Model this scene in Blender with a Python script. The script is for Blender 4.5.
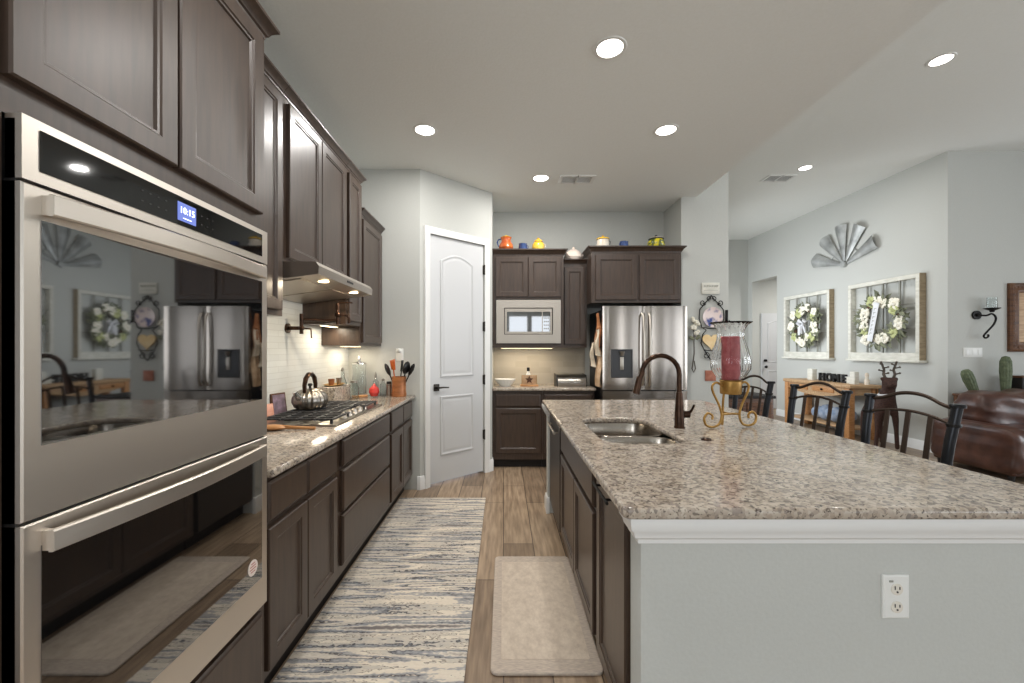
import bpy, bmesh, math, random
from mathutils import Vector, Matrix
R = math.radians; PI = math.pi
SC = bpy.context.scene
for o in list(bpy.data.objects): bpy.data.objects.remove(o, do_unlink=True)
COL = SC.collection

# ------------------------------------------------------------------ camera, world, exposure
cam = bpy.data.cameras.new('camera'); co = bpy.data.objects.new('camera', cam); COL.objects.link(co)
co.location = (0, 0, 1.36); co.rotation_euler = (R(90), 0, 0)
cam.sensor_width = 36; cam.lens = 415/1024*36; cam.shift_x = 8.5/1024; cam.shift_y = 7/1024
cam.clip_start = 0.05; SC.camera = co
SC.view_settings.view_transform = 'Standard'; SC.view_settings.look = 'None'
SC.view_settings.gamma = 1; SC.view_settings.use_curve_mapping = False
SC.view_settings.exposure = 0.2
w = bpy.data.worlds.new('world'); SC.world = w; w.use_nodes = True
w.node_tree.nodes['Background'].inputs[0].default_value = (.80, .88, 1, 1)
w.node_tree.nodes['Background'].inputs[1].default_value = 1.0

def area(name, loc, rot, sx, sy, power, col=(1, 1, 1), shape='RECTANGLE', parent=None, spread=180):
    l = bpy.data.lights.new(name, 'AREA'); l.shape = shape; l.size = sx; l.size_y = sy
    l.energy = power; l.color = col; l.spread = R(spread)
    o = bpy.data.objects.new(name, l); COL.objects.link(o); o.location = loc; o.rotation_euler = rot
    if parent: o.parent = parent
    return o
# daylight by windows behind the camera and far right; two added fill lamps last
DAY = (.93, .97, 1)
area('daylight_breakfast', (.49, -4.36, 2.15), (R(90), 0, 0), .60, .56, 3, DAY)
area('daylight_breakfast', (1.24, -4.36, 2.15), (R(90), 0, 0), .60, .56, 3, DAY)
area('daylight_side_light', (3.55, -4.36, 1.45), (R(90), 0, 0), .40, 2.3, 15, DAY)
area('daylight_side_light', (5.25, -4.36, 1.45), (R(90), 0, 0), .56, 2.3, 9, DAY)
area('daylight_patio', (7.9, -4.36, 1.5), (R(90), 0, 0), 3.2, 2.4, 58, DAY)
area('daylight_great_room', (9.86, 0.6, 1.6), (0, R(90), 0), 2.2, 5.0, 120, DAY, spread=130)
area('added_fill_nook', (-1.46, -2.4, 1.6), (0, R(-90), 0), 2.0, 3.2, 78, DAY)  # added fill from an unseen left-wall opening, brightens wreath wall and ceiling
area('added_fill_far_room', (2.62, 7.5, 1.8), (0, R(-90), 0), 1.8, 3.0, 42, DAY, spread=115)  # added fill lamp, out of view, aimed straight at the wreath wall

# ------------------------------------------------------------------ materials
def lin(c):
    return tuple(((v/255)/12.92 if v/255 <= .04045 else ((v/255+.055)/1.055)**2.4) for v in c) + (1,)
def mk(name, col, rough=.5, metal=0, spec=.5, coat=0, emit=None, es=0, trans=0, ior=1.45, alpha=1):
    m = bpy.data.materials.new(name); m.use_nodes = True
    b = m.node_tree.nodes['Principled BSDF']
    b.inputs['Base Color'].default_value = lin(col); b.inputs['Roughness'].default_value = rough
    b.inputs['Metallic'].default_value = metal; b.inputs['Specular IOR Level'].default_value = spec
    b.inputs['Coat Weight'].default_value = coat; b.inputs['IOR'].default_value = ior
    b.inputs['Transmission Weight'].default_value = trans; b.inputs['Alpha'].default_value = alpha
    if emit: b.inputs['Emission Color'].default_value = lin(emit); b.inputs['Emission Strength'].default_value = es
    return m
def N(m, t, **kw):
    n = m.node_tree.nodes.new(t)
    for k, v in kw.items():
        if k in n.inputs: n.inputs[k].default_value = v
        else: setattr(n, k, v)
    return n
def L(m, a, b): m.node_tree.links.new(a, b)
def coords(m, scale=(1, 1, 1), rot=(0, 0, 0), kind='Object'):
    tc = N(m, 'ShaderNodeTexCoord'); mp = N(m, 'ShaderNodeMapping')
    mp.inputs['Scale'].default_value = scale; mp.inputs['Rotation'].default_value = rot
    L(m, tc.outputs[kind], mp.inputs[0]); return mp.outputs[0]
def ramp(m, fac, stops, interp='LINEAR'):
    r = N(m, 'ShaderNodeValToRGB'); r.color_ramp.interpolation = interp
    e = r.color_ramp.elements
    while len(e) < len(stops): e.new(.5)
    for el, (p, c) in zip(e, stops): el.position = p; el.color = lin(c)
    L(m, fac, r.inputs[0]); return r.outputs[0]
def mixc(m, a, b, fac, mode='MIX'):
    n = N(m, 'ShaderNodeMix', data_type='RGBA', blend_type=mode)
    for s, v in ((n.inputs[6], a), (n.inputs[7], b), (n.inputs[0], fac)):
        if hasattr(v, 'is_output') or isinstance(v, bpy.types.NodeSocket): L(m, v, s)
        elif isinstance(v, (tuple, list)): s.default_value = lin(v)
        else: s.default_value = v
    return n.outputs[2]
def bsdf(m): return m.node_tree.nodes['Principled BSDF']
def bump(m, h, strength=.2, dist=.01):
    b = N(m, 'ShaderNodeBump', Strength=strength, Distance=dist); L(m, h, b.inputs['Height'])
    L(m, b.outputs[0], bsdf(m).inputs['Normal'])
def noisy(name, c1, c2, scale, rough=.5, metal=0, st=(1, 1, 1), bmp=0, det=4, lo=.3, hi=.7, dist=.005, **kw):
    m = mk(name, c1, rough, metal, **kw); v = coords(m, st)
    n = N(m, 'ShaderNodeTexNoise', Scale=scale, Detail=det); L(m, v, n.inputs['Vector'])
    L(m, ramp(m, n.outputs[0], [(lo, c1), (hi, c2)]), bsdf(m).inputs['Base Color'])
    if bmp: bump(m, n.outputs[0], bmp, dist)
    return m

M = {}
M['wall'] = noisy('painted_wall', (187, 188, 183), (191, 192, 187), 90, .85, bmp=.25, dist=.002)
M['ceil'] = noisy('ceiling_paint', (232, 234, 230), (235, 237, 234), 70, .9, bmp=.35, dist=.003)
M['trim'] = mk('white_trim', (226, 226, 224), .35)
M['door'] = mk('white_door', (198, 199, 200), .4)
M['wood'] = noisy('dark_stained_wood', (50, 37, 29), (68, 52, 41), 6, .34, st=(9, 9, 1), det=8, coat=.38)
bsdf(M['wood']).inputs['Coat Roughness'].default_value = .42
M['kick'] = mk('toe_kick', (26, 21, 19), .6)
M['gap'] = mk('cabinet_shadow_black', (12, 11, 11), .7)
def brushed(name, col, rough=.28, st=(1, 1, 60)):
    m = mk(name, col, rough, 1); v = coords(m, st)
    n = N(m, 'ShaderNodeTexNoise', Scale=14.0, Detail=3); L(m, v, n.inputs['Vector'])
    mr = N(m, 'ShaderNodeMapRange'); mr.inputs[3].default_value = rough-.05; mr.inputs[4].default_value = rough+.07
    L(m, n.outputs[0], mr.inputs[0]); L(m, mr.outputs[0], bsdf(m).inputs['Roughness']); bump(m, n.outputs[0], .008, .001)
    return m
M['steel'] = brushed('brushed_stainless', (158, 152, 144), .28)
M['ovensteel'] = brushed('oven_stainless', (214, 206, 196), .36)
M['fridgesteel'] = brushed('fridge_stainless', (158, 150, 142), .17)
M['steel2'] = brushed('satin_stainless', (188, 180, 170), .36)
M['chrome'] = mk('polished_steel', (215, 213, 210), .12, 1)
M['sinksteel'] = brushed('sink_steel', (166, 158, 148), .22)
M['bglass'] = mk('black_oven_glass', (10, 10, 11), .03, spec=.5, coat=1, ior=2.2); bsdf(M['bglass']).inputs['Coat IOR'].default_value = 1.8
M['black'] = mk('black_plastic', (22, 22, 23), .4)
M['iron'] = mk('black_iron', (28, 26, 25), .5, .6)
M['cast'] = noisy('cast_iron', (52, 52, 54), (84, 84, 86), 60, .45, .5)
M['orb'] = noisy('oil_rubbed_bronze', (44, 32, 26), (74, 54, 42), 25, .28, .9)
M['hinge'] = mk('dark_bronze', (58, 54, 50), .4, .8)
M['white'] = mk('white_plastic', (225, 225, 221), .35)
M['slot'] = mk('slot_dark', (60, 58, 56), .6)
M['lamp'] = mk('lamp_diffuser', (255, 255, 255), .5, emit=(255, 250, 240), es=9)
M['warm'] = mk('warm_lamp_diffuser', (255, 240, 215), .5, emit=(255, 225, 175), es=6)
M['glass'] = mk('clear_glass', (255, 255, 255), .03, trans=1, ior=1.3)
M['gold'] = noisy('aged_gold', (140, 104, 50), (176, 138, 78), 20, .4, .7)
M['candle'] = noisy('red_candle', (138, 52, 58), (168, 84, 86), 30, .6, bmp=.4)
M['leather'] = noisy('brown_leather', (52, 30, 24), (88, 56, 44), 7, .38, bmp=.3, dist=.01, coat=.15)
M['pine'] = noisy('rustic_pine', (160, 124, 88), (196, 164, 126), 3, .5, st=(2, 14, 14), det=6)
M['pine2'] = noisy('honey_wood', (160, 108, 62), (196, 146, 98), 5, .45, st=(2, 12, 12))
M['walnut'] = noisy('carved_walnut', (70, 44, 28), (112, 74, 46), 9, .4, st=(1, 1, 5), bmp=.4)
M['weather'] = noisy('weathered_white_frame', (200, 198, 186), (222, 220, 210), 9, .7, st=(1, 1, 3), bmp=.2)
M['rawwood'] = noisy('raw_frame_edge', (138, 122, 98), (166, 150, 124), 10, .8, st=(1, 1, 4))
M['galv'] = noisy('galvanised_metal', (128, 130, 128), (190, 192, 190), 5, .45, .5, det=6)
M['lead'] = mk('muntin_grey', (150, 150, 142), .6)
M['petal'] = noisy('cream_petals', (226, 220, 200), (240, 236, 224), 20, .7)
M['petal2'] = noisy('green_petals', (160, 166, 110), (200, 204, 150), 20, .7)
M['leaf'] = noisy('wreath_leaves', (70, 76, 58), (136, 138, 112), 12, .7)
M['vine'] = noisy('vine_brown', (70, 46, 34), (104, 72, 54), 40, .8)
M['ribbon'] = noisy('ribbon_white', (210, 212, 216), (226, 226, 228), 20, .7)
M['ivory'] = mk('ivory_plate', (222, 216, 204), .25)
M['slatbrown'] = mk('stool_bronze_rail', (62, 50, 42), .38, .6)
M['post'] = mk('stool_gunmetal_post', (40, 41, 44), .3, .7)
M['seatl'] = mk('stool_seat_leather', (54, 40, 34), .5)
M['orange'] = noisy('orange_glaze', (170, 66, 22), (214, 118, 60), 14, .25, coat=.5)
M['yellow'] = noisy('yellow_glaze', (214, 164, 30), (236, 206, 96), 10, .25, coat=.5)
M['yellowg'] = noisy('yellow_green_pattern', (206, 190, 40), (84, 96, 40), 26, .25, coat=.5, lo=.48, hi=.56)
M['blue'] = noisy('blue_glaze', (30, 48, 92), (58, 84, 138), 16, .25, coat=.5)
M['cream'] = noisy('cream_glaze', (216, 200, 178), (238, 230, 216), 10, .3, coat=.4)
M['peach'] = noisy('blush_glaze', (222, 204, 190), (238, 228, 218), 8, .3, coat=.4)
M['copper'] = noisy('copper_crock', (126, 76, 46), (176, 116, 72), 10, .35, .3, st=(1, 1, 3))
M['red'] = mk('red_glass', (196, 62, 56), .25)
M['cactus'] = noisy('cactus_green', (74, 84, 62), (106, 116, 88), 30, .7)
M['deer'] = noisy('dark_brown_wool', (50, 34, 30), (76, 52, 44), 60, .9, bmp=.8, dist=.01)
M['twig'] = noisy('grey_twig', (66, 58, 52), (96, 86, 76), 30, .8)
M['denim'] = noisy('blue_blanket', (110, 130, 158), (180, 190, 204), 12, .9, bmp=.5)
M['cloth1'] = noisy('tan_cloth', (180, 146, 112), (212, 184, 152), 18, .9, bmp=.3)
M['cloth2'] = noisy('rust_cloth', (142, 84, 48), (188, 130, 88), 16, .9, bmp=.3)
M['cloth3'] = noisy('cream_cloth', (206, 190, 164), (224, 212, 192), 18, .9, bmp=.3)
M['screen'] = mk('clock_screen', (80, 96, 160), .4, emit=(100, 116, 190), es=.7)
M['digits'] = mk('clock_digits', (230, 240, 255), .4, emit=(225, 235, 255), es=1.6)
M['mirror'] = mk('mirror_glass', (200, 204, 206), .02, 1)
M['pink'] = noisy('pink_tile', (206, 142, 122), (226, 178, 158), 30, .5)
M['photo'] = noisy('printed_card', (150, 130, 150), (96, 86, 92), 24, .5)
M['terra'] = noisy('terracotta_tile', (150, 84, 66), (186, 124, 100), 20, .6)
M['paintplate'] = noisy('hand_painted_plate', (226, 208, 204), (70, 84, 140), 9, .25, lo=.50, hi=.62)
M['heart'] = noisy('yellow_ceramic', (226, 190, 130), (236, 210, 160), 12, .3)
M['sticker'] = mk('oven_sticker', (226, 214, 206), .5)
M['stickertxt'] = mk('oven_sticker_print', (176, 90, 76), .5)
M['panelglass'] = mk('oven_panel_glass', (12, 11, 11), .04, spec=.5, coat=.6)
M['floorglass'] = mk('window_pane_glass', (235, 242, 250), .02, trans=1, ior=1.02)

# granite
m = mk('speckled_granite', (190, 172, 150), .13, spec=.55); M['granite'] = m
v = coords(m)
n1 = N(m, 'ShaderNodeTexNoise', Scale=105.0, Detail=2, Roughness=.6); L(m, v, n1.inputs['Vector'])
n2 = N(m, 'ShaderNodeTexNoise', Scale=11.0, Detail=6); L(m, v, n2.inputs['Vector'])
n3 = N(m, 'ShaderNodeTexVoronoi', Scale=80.0); L(m, v, n3.inputs['Vector'])
sep = N(m, 'ShaderNodeSeparateColor'); L(m, n3.outputs['Color'], sep.inputs[0])
c1 = ramp(m, sep.outputs[0], [(0, (182, 171, 156)), (.30, (164, 151, 136)), (.54, (142, 130, 118)), (.76, (112, 101, 95)), (.91, (66, 58, 56))], 'CONSTANT')
c2 = ramp(m, n2.outputs[0], [(.38, (158, 144, 128)), (.62, (190, 180, 168))])
c3 = mixc(m, c1, c2, .38)
dk = ramp(m, n1.outputs[0], [(.33, (88, 78, 76)), (.42, (255, 255, 255))])
c4 = mixc(m, c3, dk, .9, 'MULTIPLY'); L(m, c4, bsdf(m).inputs['Base Color'])

# floor planks (run away from the camera)
m = mk('wood_plank_floor', (130, 104, 84), .38); M['floor'] = m
v = coords(m, (1, 1, 1), (0, 0, R(90)))
br = N(m, 'ShaderNodeTexBrick', Scale=1.0, offset=.37); L(m, v, br.inputs['Vector'])
br.inputs['Brick Width'].default_value = 1.22; br.inputs['Row Height'].default_value = .205
br.inputs['Mortar Size'].default_value = .003; br.inputs['Bias'].default_value = 0
br.inputs['Color1'].default_value = lin((142, 122, 102)); br.inputs['Color2'].default_value = lin((184, 162, 138))
br.inputs['Mortar'].default_value = lin((74, 58, 46))
v2 = coords(m, (16, 1.4, 1)); ng = N(m, 'ShaderNodeTexNoise', Scale=2.6, Detail=8); L(m, v2, ng.inputs['Vector'])
gr = ramp(m, ng.outputs[0], [(.3, (150, 138, 128)), (.68, (255, 252, 246))])
L(m, mixc(m, br.outputs[0], gr, .75, 'MULTIPLY'), bsdf(m).inputs['Base Color']); bump(m, ng.outputs[0], .08, .002)

# backsplash tiles
def tiles(name, c1, c2, mort, rot, bw=.30, rh=.052, rough=.18):
    m = mk(name, c1, rough); v = coords(m, (1, 1, 1), rot)
    b = N(m, 'ShaderNodeTexBrick', Scale=1.0, offset=.5); L(m, v, b.inputs['Vector'])
    b.inputs['Brick Width'].default_value = bw; b.inputs['Row Height'].default_value = rh
    b.inputs['Mortar Size'].default_value = .0022
    b.inputs['Color1'].default_value = lin(c1); b.inputs['Color2'].default_value = lin(c2); b.inputs['Mortar'].default_value = lin(mort)
    L(m, b.outputs[0], bsdf(m).inputs['Base Color']); bump(m, b.outputs[1], -.3, .002); return m
M['tile'] = tiles('white_subway_tile', (206, 208, 204), (198, 200, 196), (190, 191, 187), (R(90), 0, 0), .22, .04)
M['tile2'] = tiles('greige_subway_tile', (190, 183, 170), (180, 172, 158), (186, 180, 168), (R(90), 0, 0), .30, .075)

# striped runner
m = mk('striped_runner_pile', (196, 186, 172), .95); M['rug'] = m
v = coords(m, (.42, 6.0, 1)); a = N(m, 'ShaderNodeTexNoise', Scale=2.0, Detail=2, Roughness=.5, Distortion=.2); L(m, v, a.inputs['Vector'])
v = coords(m, (42, 90, 1)); t = N(m, 'ShaderNodeTexNoise', Scale=1.0, Detail=1); L(m, v, t.inputs['Vector'])
v = coords(m, (5, 9, 1)); b = N(m, 'ShaderNodeTexNoise', Scale=1.6, Detail=3); L(m, v, b.inputs['Vector'])
def math_(m, op, a, b):
    n = N(m, 'ShaderNodeMath', operation=op)
    for s, v in zip(n.inputs, (a, b)):
        if isinstance(v, (int, float)): s.default_value = v
        else: L(m, v, s)
    return n.outputs[0]
s = math_(m, 'ADD', a.outputs[0], math_(m, 'MULTIPLY', math_(m, 'SUBTRACT', t.outputs[0], .5), .10))
s = math_(m, 'ADD', s, math_(m, 'MULTIPLY', math_(m, 'SUBTRACT', b.outputs[0], .5), .09))
col = ramp(m, s, [(.33, (214, 204, 190)), (.375, (198, 188, 176)), (.385, (74, 68, 68)), (.40, (140, 140, 142)), (.44, (176, 172, 168)), (.452, (216, 204, 188)),
                  (.498, (222, 212, 196)), (.505, (100, 92, 88)), (.513, (204, 194, 180)), (.56, (186, 180, 172)), (.566, (62, 58, 60)), (.585, (134, 136, 140)), (.62, (170, 168, 166)), (.635, (222, 212, 198)), (.69, (120, 114, 112))])
L(m, col, bsdf(m).inputs['Base Color']); bump(m, t.outputs[0], .6, .01)
# vintage mat
m = mk('faded_vintage_mat', (176, 162, 150), .85); M['mat'] = m
v = coords(m, (5, 3.5, 1)); a = N(m, 'ShaderNodeTexNoise', Scale=5.0, Detail=9, Roughness=.75); L(m, v, a.inputs['Vector'])
v = coords(m, (7, 7, 1)); b = N(m, 'ShaderNodeTexVoronoi', Scale=1.7, distance='MANHATTAN'); L(m, v, b.inputs['Vector'])
c1 = ramp(m, a.outputs[0], [(.35, (190, 174, 158)), (.65, (222, 208, 190))])
c2 = ramp(m, b.outputs[0], [(.2, (176, 162, 150)), (.24, (158, 146, 138)), (.3, (196, 182, 168))])
cc = mixc(m, c1, c2, .22); L(m, cc, bsdf(m).inputs['Base Color'])
M['matedge'] = noisy('mat_border', (174, 160, 150), (206, 192, 176), 14, .85, st=(3, 14, 1))

# ------------------------------------------------------------------ mesh helpers
class B:
    def __init__(s): s.bm = bmesh.new()
    def box(s, x0, x1, y0, y1, z0, z1, bev=0, seg=2, mat=None):
        r = bmesh.ops.create_cube(s.bm, size=1); vs = r['verts']
        for v in vs:
            v.co = Vector(((x0+x1)/2+v.co.x*(x1-x0), (y0+y1)/2+v.co.y*(y1-y0), (z0+z1)/2+v.co.z*(z1-z0)))
        if mat is not None: bmesh.ops.transform(s.bm, matrix=mat, verts=vs)
        if bev:
            es = list({e for v in vs for e in v.link_edges})
            bmesh.ops.bevel(s.bm, geom=es, offset=bev, segments=seg, affect='EDGES', profile=.5)
        return s
    def ring(s, pts): return [s.bm.verts.new(p) for p in pts]
    def bridge(s, a, b):
        n = len(a)
        for i in range(n):
            try: s.bm.faces.new((a[i], a[(i+1) % n], b[(i+1) % n], b[i]))
            except ValueError: pass
    def cap(s, a, rev=False):
        try: s.bm.faces.new(list(reversed(a)) if rev else a)
        except ValueError: pass
    def tube(s, pts, r, n=10, cap=True, flat=1.0, closed=False):
        pts = [Vector(p) for p in pts]; k = len(pts)
        rs = r if isinstance(r, (list, tuple)) else [r]*k
        up = None; rings = []
        for i, p in enumerate(pts):
            if closed: d = pts[(i+1) % k]-pts[i-1]
            else: d = pts[min(i+1, k-1)]-pts[max(i-1, 0)]
            d.normalize()
            if up is None:
                up = Vector((0, 0, 1)) if abs(d.z) < .9 else Vector((0, 1, 0))
            u = (up-d*up.dot(d)).normalized(); w_ = d.cross(u); up = u
            rings.append(s.ring([p+u*math.cos(2*PI*j/n)*rs[i]+w_*math.sin(2*PI*j/n)*rs[i]*flat for j in range(n)]))
        for a, b in zip(rings, rings[1:]): s.bridge(a, b)
        if closed: s.bridge(rings[-1], rings[0])
        elif cap: s.cap(rings[0], True); s.cap(rings[-1])
        return s
    def lathe(s, prof, n=24, c=(0, 0, 0), rib=0, ribn=0, sx=1, sy=1, mat=None):
        rings = []
        for r, z in prof:
            pts = []
            for j in range(n):
                a = 2*PI*j/n; rr = max(r, .0004)*(1+rib*math.cos(ribn*a))
                p = Vector((c[0]+rr*math.cos(a)*sx, c[1]+rr*math.sin(a)*sy, c[2]+z))
                if mat is not None: p = mat @ p
                pts.append(p)
            rings.append(s.ring(pts))
        for a, b in zip(rings, rings[1:]): s.bridge(a, b)
        s.cap(rings[0], True); s.cap(rings[-1]); return s
    def cyl(s, p0, p1, r0, r1=None, n=16): return s.tube([p0, p1], [r0, r0 if r1 is None else r1], n)
    def ball(s, c, r, sc=(1, 1, 1), n=12, mat=None):
        q = bmesh.ops.create_icosphere(s.bm, subdivisions=2 if n > 8 else 1, radius=r)['verts']
        for v in q:
            p = Vector((v.co.x*sc[0], v.co.y*sc[1], v.co.z*sc[2]))
            if mat is not None: p = mat @ p
            v.co = p+Vector(c)
        return s
    def nest(s, loops, back=True):      # loops: list of lists of 3D points, first = back
        rs = [s.ring(l) for l in loops]
        for a, b in zip(rs, rs[1:]): s.bridge(a, b)
        if back: s.cap(rs[0], True)
        s.cap(rs[-1]); return s
    def panel(s, x0, x1, z0, z1, prof, y=0):   # front faces -y
        s.nest([[(x0+i, y+d, z0+i), (x1-i, y+d, z0+i), (x1-i, y+d, z1-i), (x0+i, y+d, z1-i)] for i, d in prof]); return s
    def prism(s, pts, z0, z1):
        a = s.ring([(x, y, z0) for x, y in pts]); b = s.ring([(x, y, z1) for x, y in pts])
        s.bridge(a, b); s.cap(a, True); s.cap(b); return s
    def extr(s, pts, v):                # extrude 3D polygon by vector
        v = Vector(v); a = s.ring(pts); b = s.ring([Vector(p)+v for p in pts])
        s.bridge(a, b); s.cap(a, True); s.cap(b); return s
    def sweep(s, path, prof, closed=False):    # path 2D, prof [(out, z)]; out = right-hand side of the path
        P = [Vector(p) for p in path]; k = len(P); rings = []
        for i in range(k):
            a = P[i]-P[i-1] if (i > 0 or closed) else P[1]-P[0]
            b = P[(i+1) % k]-P[i] if (i < k-1 or closed) else P[-1]-P[-2]
            a.normalize(); b.normalize()
            na = Vector((a.y, -a.x)); nb = Vector((b.y, -b.x)); m_ = (na+nb); m_ = m_/max(.2, m_.dot(na))
            rings.append(s.ring([(P[i].x+m_.x*o, P[i].y+m_.y*o, z) for o, z in prof]))
        for a, b in zip(rings, rings[1:]): s.bridge(a, b)
        if closed: s.bridge(rings[-1], rings[0])
        else: s.cap(rings[0], True); s.cap(rings[-1])
        return s

ZB = {}
def finish(o, angle=35):
    me = o.data
    for p in me.polygons: p.use_smooth = True
    try: me.set_sharp_from_angle(angle=R(angle))
    except Exception: pass
def obj(name, b, m, parent=None, angle=35, loc=None, rotz=0):
    bm = b.bm; bmesh.ops.recalc_face_normals(bm, faces=bm.faces)
    zb = ZB.get(parent.name, 0) if parent else 0
    if zb: bmesh.ops.translate(bm, verts=bm.verts, vec=(0, 0, -zb))
    me = bpy.data.meshes.new(name); bm.to_mesh(me); bm.free()
    o = bpy.data.objects.new(name, me); COL.objects.link(o)
    me.materials.append(M[m] if isinstance(m, str) else m); finish(o, angle)
    if parent: o.parent = parent; ZB[o.name] = zb
    if loc: o.location = loc
    if rotz: o.rotation_euler.z = rotz
    return o
def thing(name, label, cat, loc=(0, 0, 0), rotz=0, group=None, absz=True):
    o = bpy.data.objects.new(name, None); COL.objects.link(o); o.location = loc; o.rotation_euler.z = rotz
    o.empty_display_size = .1; o['label'] = label; o['category'] = cat
    if group: o['group'] = group
    ZB[o.name] = loc[2] if absz else 0
    return o
def tag(o, label, cat, group=None):
    o['label'] = label; o['category'] = cat
    if group: o['group'] = group
    return o
def struct(name, b, m, **k):
    o = obj(name, b, m, **k); o['kind'] = 'structure'; return o
def from_curve(name, cu, m, parent=None, mat=None, origin=None):
    t = bpy.data.objects.new('tmp', cu); COL.objects.link(t); dg = bpy.context.evaluated_depsgraph_get(); dg.update()
    me = bpy.data.meshes.new_from_object(t.evaluated_get(dg)); bpy.data.objects.remove(t)
    if mat is not None: me.transform(mat)
    zb = ZB.get(parent.name, 0) if parent else 0
    if zb: me.transform(Matrix.Translation((0, 0, -zb)))
    if origin: me.transform(Matrix.Translation(-Vector(origin)))
    me.name = name; me.materials.clear(); me.materials.append(M[m]); o = bpy.data.objects.new(name, me); COL.objects.link(o)
    if origin: o.location = origin
    if parent: o.parent = parent; ZB[o.name] = zb
    finish(o, 40); return o
def text(name, body, size, m, parent, mat, ext=.001, bold=0):
    cu = bpy.data.curves.new('t', 'FONT'); cu.body = body; cu.size = size; cu.extrude = ext; cu.offset = bold
    cu.align_x = 'CENTER'; cu.align_y = 'CENTER'
    return from_curve(name, cu, m, parent, mat)
def slab(name, loops, z0, z1, bev, m, parent=None, origin=None):
    cu = bpy.data.curves.new('c', 'CURVE'); cu.dimensions = '2D'; cu.fill_mode = 'BOTH'
    cu.extrude = (z1-z0)/2-bev; cu.bevel_depth = bev; cu.bevel_resolution = 2; cu.offset = -bev
    for lp in loops:
        sp = cu.splines.new('POLY'); sp.points.add(len(lp)-1); sp.use_cyclic_u = True
        for q, (x, y) in zip(sp.points, lp): q.co = (x, y, 0, 1)
    return from_curve(name, cu, m, parent, Matrix.Translation((0, 0, (z0+z1)/2)), origin)
def rrect(x0, x1, y0, y1, r, n=6):
    out = []
    for cx, cy, a in ((x1-r, y1-r, 0), (x0+r, y1-r, 90), (x0+r, y0+r, 180), (x1-r, y0+r, 270)):
        for i in range(n+1):
            t = R(a+90*i/n); out.append((cx+r*math.cos(t), cy+r*math.sin(t)))
    return out
def dup(root, loc, rotz=None, label=None, group=None, scale=None):
    r = root.copy(); COL.objects.link(r); r.location = loc
    if rotz is not None: r.rotation_euler.z = rotz
    if label: r['label'] = label
    if group: r['group'] = group
    if scale: r.scale = scale
    for ch in [c for c in bpy.data.objects if c.parent == root]:
        c = ch.copy(); COL.objects.link(c); c.parent = r
        for g in [q for q in bpy.data.objects if q.parent == ch]:
            d = g.copy(); COL.objects.link(d); d.parent = c
    return r
def arc(c, r, a0, a1, n, plane='xz', y=0):
    return [(c[0]+r*math.cos(R(a0+(a1-a0)*i/n)), y, c[1]+r*math.sin(R(a0+(a1-a0)*i/n))) for i in range(n+1)]

# ------------------------------------------------------------------ the room
HK, HG, W = 3.09, 3.85, 5.60
struct('floor', B().box(-1.7, 10.1, -4.7, 11.2, -.1, 0), 'floor')
struct('ceiling', B().box(-1.7, 2.2, -4.7, 5.5, HK, HG+.2), 'ceil')
struct('ceiling_great_room', B().box(2.2, 10.1, -4.7, 11.2, HG, HG+.2), 'ceil')
struct('wall_left', B().box(-1.65, -1.5, -4.7, -4.05, 0, HK).box(-1.65, -1.5, -4.05, -.75, 0, .55).box(-1.65, -1.5, -4.05, -.75, 2.65, HK).box(-1.65, -1.5, -.75, 4.0, 0, HK), 'wall')
b = B()
for q in range(4):
    y = -4.05+3.3*q/3; b.box(-1.60, -1.55, max(y-.03, -4.05), min(y+.03, -.75), .55, 2.65)
b.box(-1.60, -1.55, -4.05, -.75, .55, .60).box(-1.60, -1.55, -4.05, -.75, 2.60, 2.65)
wn = struct('window_7', b, 'trim'); obj('pane', B().box(-1.58, -1.575, -4.02, -.78, .60, 2.60), 'floorglass', wn)  # unseen opening added on the left wall for extra fill light
struct('wall_pantry_end', B().prism([(-1.65, 4.0), (-.805, 4.0), (-.805, 4.12), (-1.65, 4.12)], 0, HK), 'wall')
struct('wall_back', B().box(-.24, 2.03, 5.26, 5.42, 0, HK), 'wall')
struct('wall_pantry_side', B().prism([(-.128, 4.62), (-.128, 5.26), (-.24, 5.26), (-.24, 4.66)], 0, HK), 'wall')
struct('wall_niche', B().box(2.03, 2.57, 4.74, 5.5, 0, HG), 'wall')
struct('wall_middle', B().box(2.45, 2.57, 5.5, 6.0, 0, HG).box(2.45, 2.57, 6.0, 9.0, 0, .9).box(2.45, 2.57, 6.0, 9.0, 2.7, HG).box(2.45, 2.57, 9.0, 9.5, 0, HG), 'wall')
b = B()
for q in range(4):
    y = 6.0+3.0*q/3; b.box(2.49, 2.54, max(y-.03, 6.0), min(y+.03, 9.0), .9, 2.7)
b.box(2.49, 2.54, 6.0, 9.0, .9, .95).box(2.49, 2.54, 6.0, 9.0, 2.65, 2.7)
wn = struct('window_8', b, 'trim'); obj('pane', B().box(2.51, 2.515, 6.03, 8.97, .95, 2.65), 'floorglass', wn)  # made-up window in a hidden inner wall, there to light the wreath wall
struct('wall_far', B().box(2.45, W+.16, 9.5, 9.66, 0, HG), 'wall')
# wreath wall with the hall opening
struct('wall_right', B().box(W, W+.16, 5.23, 8.5, 0, HG).box(W, W+.16, 8.5, 9.35, 2.85, HG).box(W, W+.16, 9.35, 9.5, 0, HG), 'wall')
struct('wall_sofa', B().box(W+.16, 10.1, 5.23, 5.40, 0, HG), 'wall')
struct('wall_hall', B().box(W+.16, 8.4, 9.35, 9.5, 0, 2.95), 'wall')
struct('ceiling_hall', B().box(W+.16, 8.4, 5.4, 9.5, 2.95, 3.1), 'ceil')
struct('wall_hall_side', B().box(8.4, 8.5, 5.4, 9.5, 0, 3.1), 'wall')
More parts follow.
